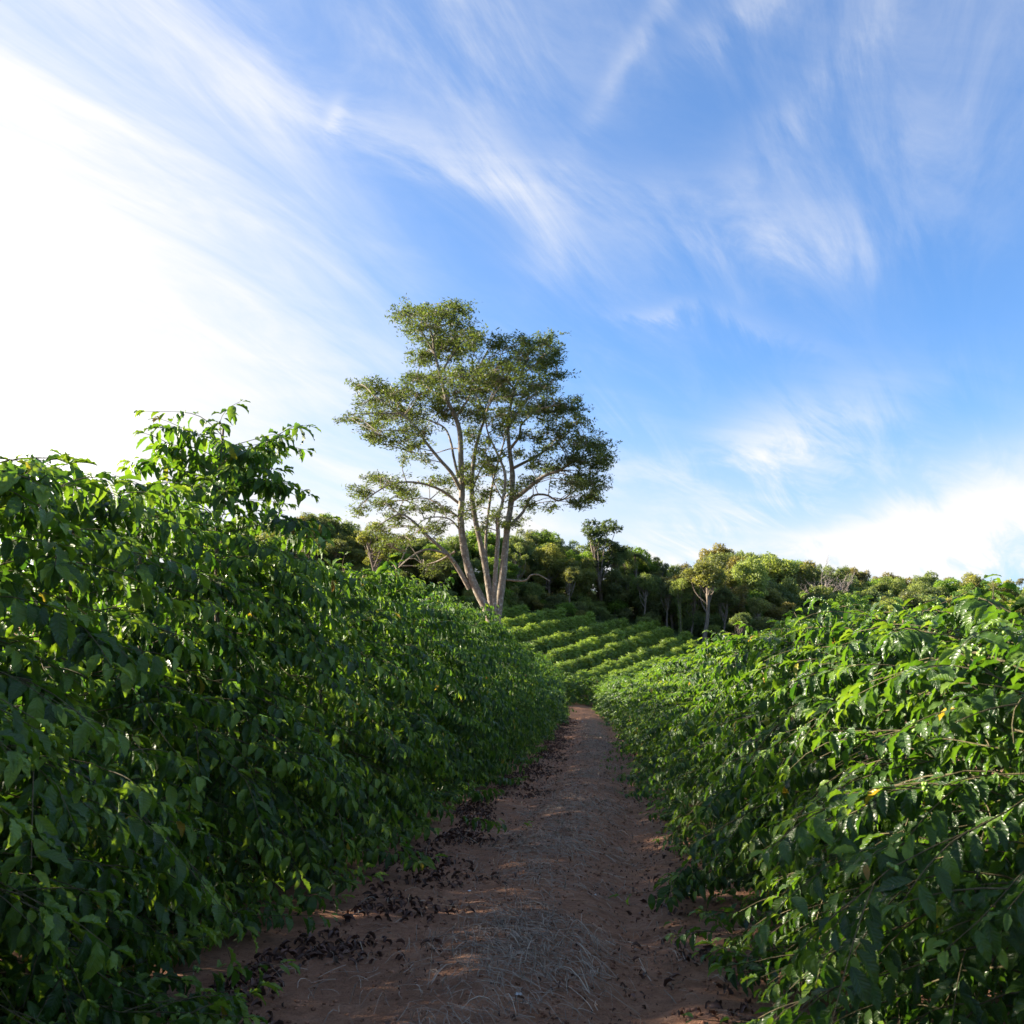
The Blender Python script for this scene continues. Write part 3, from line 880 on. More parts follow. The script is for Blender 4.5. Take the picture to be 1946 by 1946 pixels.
def tree_kind(seed, H=12.0, base=3.0, rx=4.0, count=16, n=9000, size=0.30, trunk_r=0.28, lob=0.42, flat=0.75, umbrella=False, bark=None, vines=0, trunk_bend=0.4):
    rg = np.random.default_rng(seed)
    blobs = crown_blobs(rg, H, base, rx, count, lob, flat, umbrella)
    zt = np.linspace(-0.6, base + 0.55 * (H - base), 10)
    tr = np.stack([trunk_bend * np.sin(zt * 0.35 + seed) - trunk_bend * math.sin(seed), trunk_bend * np.cos(zt * 0.3 + seed) - trunk_bend * math.cos(seed), zt], 1)
    ac = Acc()
    ac.tube(tr, np.linspace(trunk_r, trunk_r * 0.45, 10) * np.concatenate([[1.5, 1.15], np.ones(8)]), 8)
    trunk = ac.mesh('trunk', [bark or M_BARK2])
    br = Acc()
    for q in blobs:
        c = np.array(q[:3])
        k = rg.integers(4, 9)
        s0 = tr[k]
        m = (s0 + c) / 2 + rg.normal(0, 0.25, 3) + np.array([0, 0, -0.3])
        br.tube(smooth_line([s0, m, c], 7), np.linspace(trunk_r * 0.38, trunk_r * 0.1, 7), 5)
    branches = br.mesh('branches', [bark or M_BARK2])
    P, d, tint = blob_points(rg, blobs, n)
    if vines:
        zz = rg.uniform(0.2, base + 1, vines); th = rg.uniform(0, 6.28, vines); rr = trunk_r * rg.uniform(1.0, 1.9, vines)
        c = np.stack([np.interp(zz, zt, tr[:, 0]), np.interp(zz, zt, tr[:, 1]), zz], 1)
        o_ = np.stack([np.cos(th), np.sin(th), 0 * th], 1)
        P = np.vstack([P, c + o_ * rr[:, None]]); d = np.vstack([d, o_]); tint = np.concatenate([tint, rg.uniform(0.3, 0.9, vines)])
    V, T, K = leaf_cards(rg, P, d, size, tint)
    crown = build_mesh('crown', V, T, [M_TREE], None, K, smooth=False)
    return dict(trunk=trunk, branches=branches, crown=crown, H=H)

K_ROUND = [tree_kind(s, 12, 2.2, 4.2, 30, 15000, 0.30, lob=0.31, flat=0.8) for s in (21, 22, 23)]
K_TALL = [tree_kind(s, 12, 6.2, 3.1, 20, 8000, 0.28, 0.26, 0.34, 0.8, True) for s in (31, 32)]
K_SPARSE = [tree_kind(s, 12, 4.5, 3.2, 22, 5600, 0.27, 0.24, 0.25, 0.7, trunk_bend=0.7) for s in (44, 47)]
K_BUSH = [tree_kind(s, 4, 0.2, 2.3, 12, 4200, 0.22, 0.10, 0.46, 0.8, trunk_bend=0.1) for s in (51, 52)]
K_VINE = [tree_kind(s, 12, 5.6, 2.6, 12, 6500, 0.26, 0.26, 0.42, 0.85, vines=900) for s in (61,)]
K_DOME = [tree_kind(s, 9, 1.0, 4.4, 26, 12000, 0.36, 0.25, 0.32, 0.8) for s in (71, 72, 73)]

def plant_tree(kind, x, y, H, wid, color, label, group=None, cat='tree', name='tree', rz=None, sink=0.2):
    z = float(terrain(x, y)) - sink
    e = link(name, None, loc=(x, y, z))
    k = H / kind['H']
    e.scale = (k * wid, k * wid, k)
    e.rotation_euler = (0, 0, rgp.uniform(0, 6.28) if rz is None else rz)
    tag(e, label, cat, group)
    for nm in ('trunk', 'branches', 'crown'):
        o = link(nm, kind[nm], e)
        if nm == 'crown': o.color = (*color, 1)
        if nm == 'branches': o['kind'] = 'stuff'
    return e

SIL_X = [0, 480, 560, 620, 670, 720, 790, 850, 940, 1000, 1050, 1085, 1110, 1160, 1205, 1235, 1260, 1300, 1350, 1400, 1450, 1500, 1560, 1620, 1680, 1730, 1780, 1830, 1870, 1946, 2300]
SIL_Y = [985, 970, 958, 950, 975, 990, 1000, 995, 985, 990, 985, 1000, 1005, 1010, 1020, 1045, 1045, 1045, 1035, 1030, 1040, 1052, 1066, 1078, 1086, 1092, 1098, 1094, 1096, 1100, 1110]
def top_height(x, y):
    px = 973 + 1800 * x / y
    zt = EYE + (HORIZON - np.interp(px, SIL_X, SIL_Y)) / 1800 * y
    return float(zt - terrain(x, y))
def at_px(px, y): return (px - 973) / 1800 * y

OLIVE = (0.155, 0.168, 0.066); DEEP = (0.110, 0.150, 0.066); MID = (0.132, 0.172, 0.066); BRIGHT = (0.090, 0.155, 0.026); RUST = (0.120, 0.112, 0.042); GREY = (0.092, 0.112, 0.052); YELLOW = (0.125, 0.140, 0.046)
# trees one can name
def named(kind, px, y, top_py, wid, col, label, **k):
    x = at_px(px, y)
    H = EYE + (HORIZON - top_py) / 1800 * y - float(terrain(x, y)) + 0.2
    return plant_tree(kind, x, y, H, wid, col, label, **k)
named(K_ROUND[0], 612, 112, 962, 1.0, GREY, 'grey green rounded tree standing over the taller hedge')
named(K_ROUND[1], 560, 118, 978, 0.9, MID, 'dark green tree half hidden by the tallest coffee bush')
named(K_SPARSE[0], 715, 100, 985, 1.15, YELLOW, 'yellowish feathery tree beside the lowest bare limbs of the multi-stemmed tree')
named(K_ROUND[2], 800, 114, 1010, 0.9, DEEP, 'dark green tree behind the low limbs of the multi-stemmed tree')
named(K_ROUND[0], 770, 108, 1040, 0.9, OLIVE, 'low olive tree under the low limbs of the multi-stemmed tree')
named(K_ROUND[1], 985, 122, 1012, 0.85, OLIVE, 'olive crowned tree touching the trunks of the multi-stemmed tree')
named(K_ROUND[2], 1052, 130, 1006, 0.75, OLIVE, 'brownish rounded tree between the multi-stemmed tree and the dark clumped tree')
named(K_SPARSE[1], 1143, 119, 966, 1.05, (0.04, 0.062, 0.026), 'tall dark tree with clumped crown rising above the forest edge')
named(K_TALL[1], 1168, 119.6, 1010, 0.62, DEEP, 'pale forked slim tree beside the dark clumped tree')
named(K_VINE[0], 1190, 121, 1035, 0.75, MID, 'vine-draped tree just before the tall palm')
named(K_SPARSE[0], 1252, 124, 1050, 0.75, GREY, 'thin see-through tree between the palm and the umbrella-crowned tree')
named(K_ROUND[0], 1235, 118, 1085, 0.75, DEEP, 'dark leafy tree below the thin see-through tree')
named(K_VINE[0], 1293, 113, 1092, 0.9, MID, 'brown-trunked tree at the upper end of the hillside rows')
named(K_TALL[0], 1337, 111.3, 1046, 1.15, OLIVE, 'umbrella-crowned olive tree with a vine-clad trunk by the bare soil')
named(K_TALL[1], 1408, 107.6, 1150, 1.05, DEEP, 'small slender tree with a thin pale trunk at the edge of the forest')
named(K_DOME[0], 1392, 150, 1040, 0.85, MID, 'dark domed tree crowning the hill behind the umbrella tree')
named(K_DOME[1], 1448, 152, 1044, 0.95, BRIGHT, 'bright green domed tree on top of the hill')
named(K_DOME[2], 1484, 146, 1068, 0.8, RUST, 'rusty brown crowned tree below the bright green dome')
named(K_DOME[0], 1530, 158, 1066, 0.8, OLIVE, 'olive tree beside the bare grey tree')
named(K_ROUND[1], 1560, 168, 1062, 0.6, DEEP, 'dark pointed tree above the bare grey tree')
for px, y, top, c, lab in [(1466, 106, 1192, OLIVE, 'rounded olive shrub at the lower edge of the forest'), (1060, 113, 1125, GREY, 'pale leafy shrub under the forest beside the multi-stemmed tree'),
                           (1240, 117, 1130, GREY, 'grey green shrub between the vine-draped tree and brown-trunked tree'), (1356, 112, 1185, MID, 'small shrub at the foot of the vine-clad trunk'),
                           (1100, 114, 1140, MID, 'leafy shrub in front of the tall dark clumped tree'), (1510, 112, 1170, DEEP, 'dark shrub beside the rounded olive shrub')]:
    x = at_px(px, y)
    H = EYE + (HORIZON - top) / 1800 * y - float(terrain(x, y)) + 0.2
    plant_tree(K_BUSH[rgp.integers(2)], x, y, max(H, 1.5), 1.1, c, lab, cat='shrub', name='shrub')

# the rest of the forest, rank behind rank up to the skyline
PAL = [('dark green', DEEP), ('olive', OLIVE), ('green', MID), ('green', MID), ('bright green', BRIGHT), ('rusty', RUST), ('grey green', GREY), ('yellowish', YELLOW), ('dark green', DEEP)]
def where(px):
    if px < 640: return 'behind the tallest coffee bush'
    if px < 900: return 'behind the low limbs of the multi-stemmed tree'
    if px < 1100: return 'between the multi-stemmed tree and the dark clumped tree'
    if px < 1300: return 'behind the palm and the vine-draped tree'
    if px < 1480: return 'on the domed hill above the hillside rows'
    if px < 1680: return 'on the slope around the bare grey tree'
    return 'on the far ridge above the lower hedge'
placed = []
def fill(px0, px1, y0, y1, n, kinds, scale_lo, scale_hi, wid, rank, mind):
    tries = 0; done = 0
    while done < n and tries < n * 30:
        tries += 1
        px = rgp.uniform(px0, px1); f = (px - px0) / (px1 - px0)
        y = rgp.uniform(y0(px), y1(px))
        x = at_px(px, y)
        if any((x - a_) ** 2 + (y - b_) ** 2 < (mind * y / 120) ** 2 for a_, b_ in placed): continue
        H = top_height(x, y) * rgp.uniform(scale_lo, scale_hi)
        if H < 2.0: continue
        placed.append((x, y)); done += 1
        nm, c = PAL[rgp.integers(len(PAL))]
        j = rgp.uniform(0.85, 1.2)
        c = tuple(q * j for q in c)
        kd = kinds[rgp.integers(len(kinds))]
        wk = wid * min(1.6, max(0.7, 9.0 / H)) if H < 9 else wid
        plant_tree(kd, x, y, H, wk * rgp.uniform(0.85, 1.15), c, f'{nm} crowned tree {where(px)}, {rank}', f'{nm} forest trees {where(px)}, {rank}')
edge = lambda px: float(np.interp(px, [300, 700, 950, 1000, 1200, 1340, 1420, 1500, 1700, 1946], [102, 104, 108, 113, 117, 116, 113, 118, 140, 175]))
fill(380, 1420, lambda p: edge(p) + 1, lambda p: edge(p) + 6, 38, K_ROUND + K_ROUND + K_VINE + K_SPARSE, 0.55, 0.85, 0.85, 'front rank', 3.0)
fill(420, 1420, lambda p: edge(p) + 6, lambda p: edge(p) + 18, 60, K_ROUND + K_ROUND + K_TALL, 0.80, 0.99, 0.9, 'rear rank', 2.9)
fill(1400, 1700, lambda p: edge(p), lambda p: edge(p) + 25, 42, K_ROUND + K_DOME, 0.50, 0.80, 0.9, 'front rank', 4.0)
fill(1360, 1700, lambda p: edge(p) + 20, lambda p: edge(p) + 60, 44, K_DOME + K_ROUND, 0.80, 1.06, 0.9, 'rear rank', 4.2)
fill(1600, 2050, lambda p: edge(p) - 10, lambda p: edge(p) + 30, 46, K_DOME, 0.55, 0.85, 0.9, 'front rank', 4.0)
fill(1600, 2080, lambda p: edge(p) + 30, lambda p: edge(p) + 90, 44, K_DOME + K_SPARSE, 0.78, 1.14, 0.85, 'rear rank', 3.8)
def fill_shrubs(px0, px1, n, d0, d1, hlo, hhi):
    for _ in range(n):
        px = rgp.uniform(px0, px1); y = edge(px) + rgp.uniform(d0, d1); x = at_px(px, y)
        nm, c = PAL[rgp.integers(len(PAL))]
        plant_tree(K_BUSH[rgp.integers(2)], x, y, rgp.uniform(hlo, hhi), rgp.uniform(0.9, 1.3), c, f'{nm} shrub at the forest foot {where(px)}',
                   f'{nm} undergrowth shrubs {where(px)}', cat='shrub', name='undergrowth_shrub')
fill_shrubs(500, 1500, 90, -1.0, 7, 1.5, 3.6)
fill_shrubs(560, 1260, 50, -4.0, 0, 1.0, 2.2)
fill_shrubs(420, 1420, 60, 5.0, 22, 3.5, 5.5)
fill_shrubs(1400, 2000, 70, -8.0, 12, 2.5, 5.5)

for px, top, c, kd, lab in [(1085, 1060, OLIVE, K_TALL[1], 'slim pale-trunked tree left of the tall dark clumped tree'), (1222, 1075, MID, K_TALL[0], 'slim tree with a bare trunk below the palm'),
                            (1268, 1085, GREY, K_TALL[1], 'slim grey green tree just left of the brown-trunked tree'), (1312, 1095, MID, K_SPARSE[0], 'slender open tree left of the umbrella-crowned tree'),
                            (1374, 1098, GREY, K_TALL[1], 'slim pale-trunked tree right of the umbrella-crowned tree'), (1440, 1120, OLIVE, K_TALL[0], 'slim olive tree behind the rounded olive shrub')]:
    named(kd, px, edge(px) - 1.5, top, 0.85, c, lab)
# palms in the forest
def palm(px, y, top_py, label, nf=17, flen=2.1):
    x = at_px(px, y); z = float(terrain(x, y)) - 0.2
    H = EYE + (HORIZON - top_py) / 1800 * y - z - 1.0
    e = link('palm_tree', None, loc=(x, y, z)); tag(e, label, 'palm', 'palms in the forest')
    rg = np.random.default_rng(int(px))
    zt = np.linspace(0, H, 8); tr = np.stack([0.15 * np.sin(zt * 0.4), 0 * zt, zt], 1)
    ac = Acc(); ac.tube(tr, np.linspace(0.24, 0.15, 8), 8); link('trunk', ac.mesh('trunk', [M_BARK2]), e)
    for k in range(nf):
        az_ = k * 2.4; e0 = rg.uniform(0.1, 1.3)
        S = np.linspace(0, 1, 9); hd = np.array([math.cos(az_), math.sin(az_), 0])
        P = tr[-1] + hd * (S * flen * math.cos(e0 * 0.7))[:, None]; P[:, 2] += flen * (S * math.sin(e0) - 0.95 * S ** 2)
        ac = Acc(); ac.tube(P, np.linspace(0.035, 0.01, 9), 4, 0.6)
        sd = np.array([-hd[1], hd[0], 0])
        for s in np.linspace(0.12, 1, 20):
            p = np.array([np.interp(s, S, P[:, q]) for q in range(3)])
            for sg in (-1, 1):
                l = 0.75 * math.sin(math.pi * min(0.95, s * 0.8 + 0.15))
                t_ = p + sd * sg * l * 0.8 + hd * l * 0.35 - np.array([0, 0, l * rg.uniform(0.35, 0.8)])
                ac.add([p + hd * 0.05, p - hd * 0.05, t_], [(0, 1, 2)], float(rg.random()))
        o = link('frond', ac.mesh('frond', [M_TREE], False), e); o.color = (0.075, 0.10, 0.045, 1)
palm(1207, 122, 1040, 'tall palm with drooping fronds on the skyline by the dark clumped tree')
palm(1416, 128, 1085, 'small pale palm on the slope below the bright green dome', 13, 2.4)
palm(1445, 130, 1092, 'second pale palm below the bright green dome, beside the rusty tree', 12, 2.2)

# bare grey tree
def dead_tree(px, y, top_py, label, seed, wid=1.0):
    x = at_px(px, y); z = float(terrain(x, y)) - 0.2
    H = EYE + (HORIZON - top_py) / 1800 * y - z
    e = link('bare_tree', None, loc=(x, y, z)); tag(e, label, 'tree')
    rg = np.random.default_rng(seed)
    zt = np.linspace(0, H * 0.8, 8); tr = np.stack([0.3 * np.sin(zt * 0.5), 0.2 * np.cos(zt * 0.4), zt], 1)
    ac = Acc(); ac.tube(tr, np.linspace(0.26, 0.08, 8), 7); link('trunk', ac.mesh('trunk', [M_DEAD]), e)
    ac = Acc()
    def grow_b(p, d, l, r, lev):
        P = [p]
        for k in range(5):
            d = norm(d + rg.normal(0, 0.16, 3) + np.array([0, 0, 0.05])); P.append(P[-1] + d * l / 5)
        ac.tube(P, np.linspace(r, r * 0.4, 6), 4)
        if lev < 3:
            for k in range(5):
                q = P[rg.integers(2, 6)]; grow_b(q, norm(d + rg.normal(0, 0.6, 3)), l * rg.uniform(0.45, 0.7), r * 0.5, lev + 1)
    for k in range(7):
        i = rg.integers(3, 8); a_ = rg.uniform(0, 6.28)
        grow_b(tr[i], norm(np.array([math.cos(a_) * wid, math.sin(a_) * wid, rg.uniform(0.5, 1.2)])), H * 0.36, 0.09, 1)
    tag(link('branches', ac.mesh('branches', [M_DEAD]), e), kind='stuff')
dead_tree(1590, 138, 1110, 'bare grey leafless tree standing out against the wooded slope', 5, 1.2)
dead_tree(1562, 134, 1100, 'thin leafless tree just uphill of the bare grey tree', 6, 0.8)

# ------------------------------------------------------------------ the tall multi-stemmed tree
TY = 75.0
tx0 = at_px(936, TY)
tz0 = float(terrain(tx0, TY))
bigtree = link('multi_stemmed_tree', None, loc=(tx0, TY, tz0))
tag(bigtree, 'tall spreading tree with several pale trunks fanning from one base above the taller hedge', 'tree')
ORG = np.array([tx0, TY, tz0])
rgt = np.random.default_rng(404)
def tp(cx, cy, d=0.0):
    """height and reach of a point of the tree, measured on the photograph, at depth d from its axis"""
    ix, iy = 600 + cx * 0.3364, 550 + cy * 0.3364
    Y = TY + d
    return np.array([(ix - 973) / 1800 * Y, Y, EYE + (HORIZON - iy) / 1800 * Y]) - ORG
def tl(pts, d0, d1):
    return np.array([tp(x, y, d0 + (d1 - d0) * (k / (len(pts) - 1))) for k, (x, y) in enumerate(pts)])
base_pt = [(1005, 2080)]
stems = [
    (base_pt + [(985, 1860), (905, 1700), (860, 1580), (832, 1440), (820, 1300), (830, 1150), (825, 1000), (820, 820), (790, 720), (740, 620), (700, 480), (665, 350), (655, 260), (610, 170)], 0.52, 0.05, 0, -1.5),
    (base_pt + [(995, 1840), (960, 1600), (930, 1440), (900, 1290), (885, 1130), (898, 960), (910, 880), (935, 780), (950, 720), (905, 600), (860, 520)], 0.40, 0.06, 0.2, 2.0),
    (base_pt + [(1000, 1830), (965, 1580), (962, 1420), (985, 1220), (1010, 1060), (1050, 900), (1065, 800), (1010, 600)], 0.22, 0.05, 0.3, 3.5),
    (base_pt + [(1005, 1800), (1012, 1600), (1030, 1400), (1030, 1300), (1060, 1200), (1072, 1050), (1020, 920), (965, 800), (960, 690)], 0.30, 0.06, -0.2, -2.5),
    (base_pt + [(1022, 1860), (1048, 1650), (1070, 1450), (1082, 1350), (1108, 1200), (1116, 1050), (1096, 900), (1086, 750), (1120, 560), (1180, 430), (1210, 350)], 0.50, 0.05, 0, 1.0)]
limbs = [
    ([(818, 1130), (770, 1040), (700, 960), (620, 860), (560, 770), (450, 680), (330, 600)], 0.17, 0.04, -1, -4),
    ([(806, 1060), (782, 960), (760, 850), (725, 780), (640, 740), (520, 700)], 0.12, 0.04, -1, 3),
    ([(868, 1690), (800, 1570), (740, 1490), (640, 1400), (550, 1310), (470, 1270), (360, 1330)], 0.20, 0.04, 0, -4),
    ([(745, 1495), (650, 1470), (590, 1480), (500, 1540), (420, 1625)], 0.11, 0.03, -1.5, -3),
    ([(790, 1480), (700, 1530), (610, 1560)], 0.09, 0.03, -0.5, 2),
    ([(470, 1560), (520, 1450), (560, 1380)], 0.05, 0.02, -3, -3),
    ([(812, 1210), (700, 1130), (560, 1090), (430, 1100), (320, 1160), (240, 1230)], 0.12, 0.03, 0, -5),
    ([(812, 1290), (720, 1230), (620, 1180), (500, 1190)], 0.10, 0.03, 0, 3),
    ([(840, 1400), (760, 1300), (640, 1290), (560, 1340)], 0.08, 0.03, 0, -2),
    ([(1110, 1190), (1180, 1140), (1280, 1060), (1380, 1020), (1500, 950), (1600, 930)], 0.20, 0.04, 0, -3),
    ([(1100, 1330), (1170, 1260), (1220, 1170), (1300, 1160), (1380, 1195), (1470, 1130), (1540, 1100)], 0.14, 0.03, 0, 3),
    ([(1116, 1010), (1250, 940), (1340, 880), (1450, 800), (1500, 830)], 0.13, 0.03, 0, 4),
    ([(1098, 900), (1150, 830), (1165, 760), (1260, 680), (1380, 650)], 0.13, 0.03, 0.5, -4),
    ([(1090, 780), (1180, 640), (1290, 560), (1370, 475)], 0.10, 0.03, 0.5, 3),
    ([(1120, 560), (1060, 480), (1040, 330)], 0.09, 0.03, 0.8, 3),
    ([(1150, 490), (1270, 400), (1340, 340)], 0.08, 0.03, 0.8, -2),
    ([(700, 480), (780, 360), (850, 270), (900, 250)], 0.09, 0.03, -1, 2),
    ([(668, 350), (570, 200), (480, 120)], 0.07, 0.02, -1.3, -3),
    ([(660, 280), (720, 160), (800, 105)], 0.07, 0.02, -1.3, 1),
    ([(745, 630), (640, 560), (560, 500)], 0.08, 0.03, -1, 2),
    ([(790, 720), (860, 620), (900, 480), (930, 420)], 0.10, 0.03, -1, -3),
    ([(600, 830), (500, 800), (380, 800), (310, 850)], 0.07, 0.02, -2, -3),
    ([(500, 700), (330, 700), (180, 705)], 0.06, 0.02, -3, -5),
    ([(830, 900), (760, 900), (650, 930), (540, 920)], 0.06, 0.02, -1, 3),
    ([(1078, 1640), (1180, 1645), (1215, 1615), (1260, 1612), (1320, 1645)], 0.09, 0.03, 0.2, -1.0),
    ([(885, 1130), (940, 1000), (980, 950)], 0.07, 0.03, 0.6, -3),
    ([(1060, 1200), (1010, 1100), (985, 1000)], 0.07, 0.03, -1, 2)]
skel = []
tk = 0.70
for pts, r0, r1, d0, d1 in stems:
    L3 = smooth_line(tl(pts, d0, d1), 34)
    L3[:, :2] += np.stack([np.sin(np.linspace(0, 9, 34)), np.cos(np.linspace(0, 7, 34))], 1) * 0.06
    rr = tk * (r1 + (r0 - r1) * (1 - np.linspace(0, 1, 34)) ** 0.85) * (1 + rgt.normal(0, 0.05, 34))
    rr[:3] *= [1.35, 1.15, 1.05]
    ac = Acc(); ac.tube(L3, rr, 10)
    link('trunk', ac.mesh('trunk', [M_BARK]), bigtree)
    skel.append(L3[8:])
for pts, r0, r1, d0, d1 in limbs:
    L3 = smooth_line(tl(pts, d0, d1), 18)
    ac = Acc(); ac.tube(L3, np.linspace(r0, r1, 18), 7)
    link('branch', ac.mesh('branch', [M_BARK]), bigtree)
    skel.append(L3[4:])
skel = np.concatenate(skel)
clumps = [(520,130,100,50,1),(700,110,120,45,1),(800,100,75,30,.8),(640,200,140,65,1),(800,230,125,60,1),(700,300,130,60,1),(600,380,90,50,.9),(820,330,120,50,1),(880,270,60,50,1),
 (1040,300,55,40,1),(1180,280,60,30,.8),(1280,310,100,50,1),(1340,380,60,50,1),(1150,370,130,60,1),(1000,430,120,60,1.1),(1230,420,60,30,.8),
 (1050,490,190,50,1.2),(850,480,140,60,1.1),(700,500,100,50,.9),(600,500,80,40,.8),(540,480,40,28,.7),
 (1370,470,60,15,1),(1290,540,110,38,1.1),(1150,600,180,45,1.2),(950,560,120,50,1.1),(780,590,130,55,1),(600,590,110,50,.9),(430,590,90,50,.9),(320,540,100,38,1),(230,530,40,20,.8),(330,620,100,38,.8),
 (1400,660,110,45,1.1),(1250,680,150,50,1.1),(1080,690,130,50,1),(900,680,100,50,.9),(700,680,120,50,.9),(520,690,120,50,.9),(400,700,100,45,.9),(200,710,70,22,.8),(300,750,60,30,.7),
 (360,800,90,40,.8),(480,790,80,40,.7),(600,800,80,40,.6),(320,840,30,20,.8),(560,880,60,45,.5),(500,940,30,20,.6),(600,960,50,28,.5),(450,850,40,20,.5),
 (1450,750,80,40,.8),(1360,780,80,45,.7),(1250,820,80,50,.6),(1480,850,120,45,1.1),(1580,870,80,28,1),(1620,960,68,50,1.1),(1480,950,120,50,1.1),(1540,1060,110,58,1.1),(1420,1080,80,40,.9),(1560,1150,60,38,1),(1490,1190,58,28,.9),(1350,1000,70,40,.6),(1240,960,80,45,.6),(1200,1060,60,40,.5),(1200,1220,60,40,.5),(1340,1220,50,18,.5),(1150,1290,60,28,.4),
 (980,960,60,50,.7),(1000,1020,60,40,.7),(870,1080,60,50,.6),(780,1100,60,38,.6),(700,1080,60,38,.5),(960,1150,60,38,.5),(1080,1310,50,28,.5),(1300,880,60,30,.5),(1150,900,60,30,.5),
 (330,1050,60,28,.6),(420,1090,90,38,.6),(280,1140,80,40,.6),(250,1230,50,40,.5),(400,1180,90,45,.6),(520,1130,90,45,.6),(560,1230,90,40,.5),(450,1280,80,40,.6),(340,1340,90,38,.6),(660,1200,70,28,.4),(600,1350,90,38,.5),(700,1330,60,38,.5),(500,1380,70,28,.5),(720,1240,50,28,.4),(400,1430,90,30,.45),(830,1250,60,40,.4),(900,1200,70,50,.4),(1000,1280,70,50,.4),(1060,1100,60,50,.4),(930,1350,60,40,.3),(850,1000,60,50,.5),(1130,1150,60,40,.5),(950,900,70,50,.5),(880,800,70,50,.6),(1050,800,70,50,.6),(640,1560,80,35,.45),(450,1600,70,30,.4)]
PP, DD, KK = [], [], []
twg = Acc()
mpp = 0.3364 / 1800 * TY
for cx, cy, rx, ry, dn in clumps:
    # the crown is as deep as it is wide: clumps near the middle spread farthest in depth
    half = 6.5 * math.sqrt(max(0.08, 1 - ((cx - 900) / 800) ** 2))
    for rep in range(3):
        d = rgt.uniform(-half, half) if rep else rgt.normal(0, half * 0.4)
        c = tp(cx + rgt.uniform(-.35, .35) * rx, cy + 12 + rgt.uniform(-.35, .35) * ry, d)
        r = np.array([rx * mpp * 1.0, max(rx * mpp * 0.95, 0.8), ry * mpp * 0.95])
        n = int(dn * 2.2 * (rx * ry) ** 0.62)
        # leaves sit in small tufts at twig ends
        nt = max(4, n // 24)
        tuft = c + np.clip(rgt.normal(0, 0.55, (nt, 3)), -1.15, 1.15) * r
        k = rgt.integers(0, nt, n)
        off_ = rgt.normal(0, 0.22, (n, 3)) * np.array([1.1, 1.1, 0.6])
        PP.append(tuft[k] + off_)
        DD.append(norm(off_ + np.array([0, 0, 0.25])))
        KK.append(np.clip(0.38 + rgt.normal(0, 0.12) + rgt.normal(0, 0.16, n), 0, 1))
        j = np.argmin(((skel - c) ** 2).sum(1) + 9.0 * np.maximum(skel[:, 2] - c[2], 0) ** 2)
        s0 = skel[j]; m = (s0 + c) / 2 + np.array([0, 0, 0.25]) + rgt.normal(0, 0.2, 3)
        twg.tube(smooth_line([s0, m, c], 6), np.linspace(0.045, 0.018, 6), 4)
        for q in range(0, nt):
            twg.tube([c, (c + tuft[q]) / 2 + rgt.normal(0, 0.08, 3), tuft[q]], [0.018, 0.012, 0.007], 3)
PP, DD, KK = np.concatenate(PP), np.concatenate(DD), np.concatenate(KK)
print('big tree leaves', len(PP))
V, T, K = leaf_cards(rgt, PP, DD, 0.27, KK, 0.34, 0.35)
o = link('crown', build_mesh('crown', V, T, [M_TREE], None, K, smooth=False), bigtree)
o.color = (0.056, 0.080, 0.027, 1)
tag(link('twigs', twg.mesh('twigs', [M_BARK]), bigtree), kind='stuff')

# ------------------------------------------------------------------ what lies on the path
rgl = np.random.default_rng(909)
def ground_frame(x, y, e=0.05):
    z = terrain(x, y)
    nx_ = -(terrain(x + e, y) - terrain(x - e, y)) / (2 * e); ny_ = -(terrain(x, y + e) - terrain(x, y - e)) / (2 * e)
    return z, norm(np.stack([nx_, ny_, np.ones_like(nx_)], 1))

# dry curled leaves under the hedges
CURLED = [leaf_shape(4, 2, rgl.uniform(0.8, 2.6), rgl.uniform(0.5, 1.6), rgl.uniform(0.02, 0.06), 2.5, rgl.uniform(0, 6), 0.2, rgl.uniform(-1.5, 1.5)) for _ in range(7)]
def litter_spots(n, side, spread, y0, y1, pw=1.6):
    y = y0 + (y1 - y0) * rgl.random(n) ** pw
    d = np.abs(rgl.normal(0, spread, n))
    x = path_c(y) + side * (1.12 - d + 0.12 * np.sin(y * 1.9))
    ok = vnoise(x, y, 0.45, 7) + 0.5 * rgl.random(n) > (0.05 + 0.22 * d / spread)
    return x[ok], y[ok]
def curled_mass(x, y, size, name):
    z, nn = ground_frame(x, y)
    n = len(x)
    th = rgl.uniform(0, 6.28, n)
    a_ = np.stack([np.cos(th), np.sin(th), rgl.normal(0, 0.25, n)], 1)
    up_ = norm(nn + rgl.normal(0, 0.35, (n, 3)))
    a_ = norm(a_ - up_ * (a_ * up_).sum(1, keepdims=True))
    s = rgl.uniform(*size, n)
    L = dict(p=np.stack([x, y, z + 0.012], 1) + up_ * 0.01, a=a_, n=up_, s=s, t=rgl.beta(1.0, 2.0, n))
    return L
xl, yl = litter_spots(9500, -1, 0.40, 2.6, 45)
xr, yr = litter_spots(1000, 1, 0.26, 3.0, 40)
xb = rgl.uniform(-1.3, 1.4, 6000); yb = 3.0 + 26 * rgl.random(6000) ** 1.8
kb = vnoise(xb, yb, 0.4, 21) + 0.4 * vnoise(xb, yb, 0.13, 22) + 0.25 * xb > 0.02       # finer bits gather in patches, more on the right
xb, yb = (xb + path_c(yb))[kb], yb[kb]
L = curled_mass(np.concatenate([xl, xr]), np.concatenate([yl, yr]), (0.04, 0.085), 'fallen_leaves')
Lb = curled_mass(xb, yb, (0.008, 0.030), 'leaf_bits')
tag(link('leaf_litter', leaf_mass(Lb, np.ones(len(xb), bool), CURLED, rgl, 'leaf_litter', M_DRY)), 'fine dark bits of dead leaf spread over the path', kind='stuff')
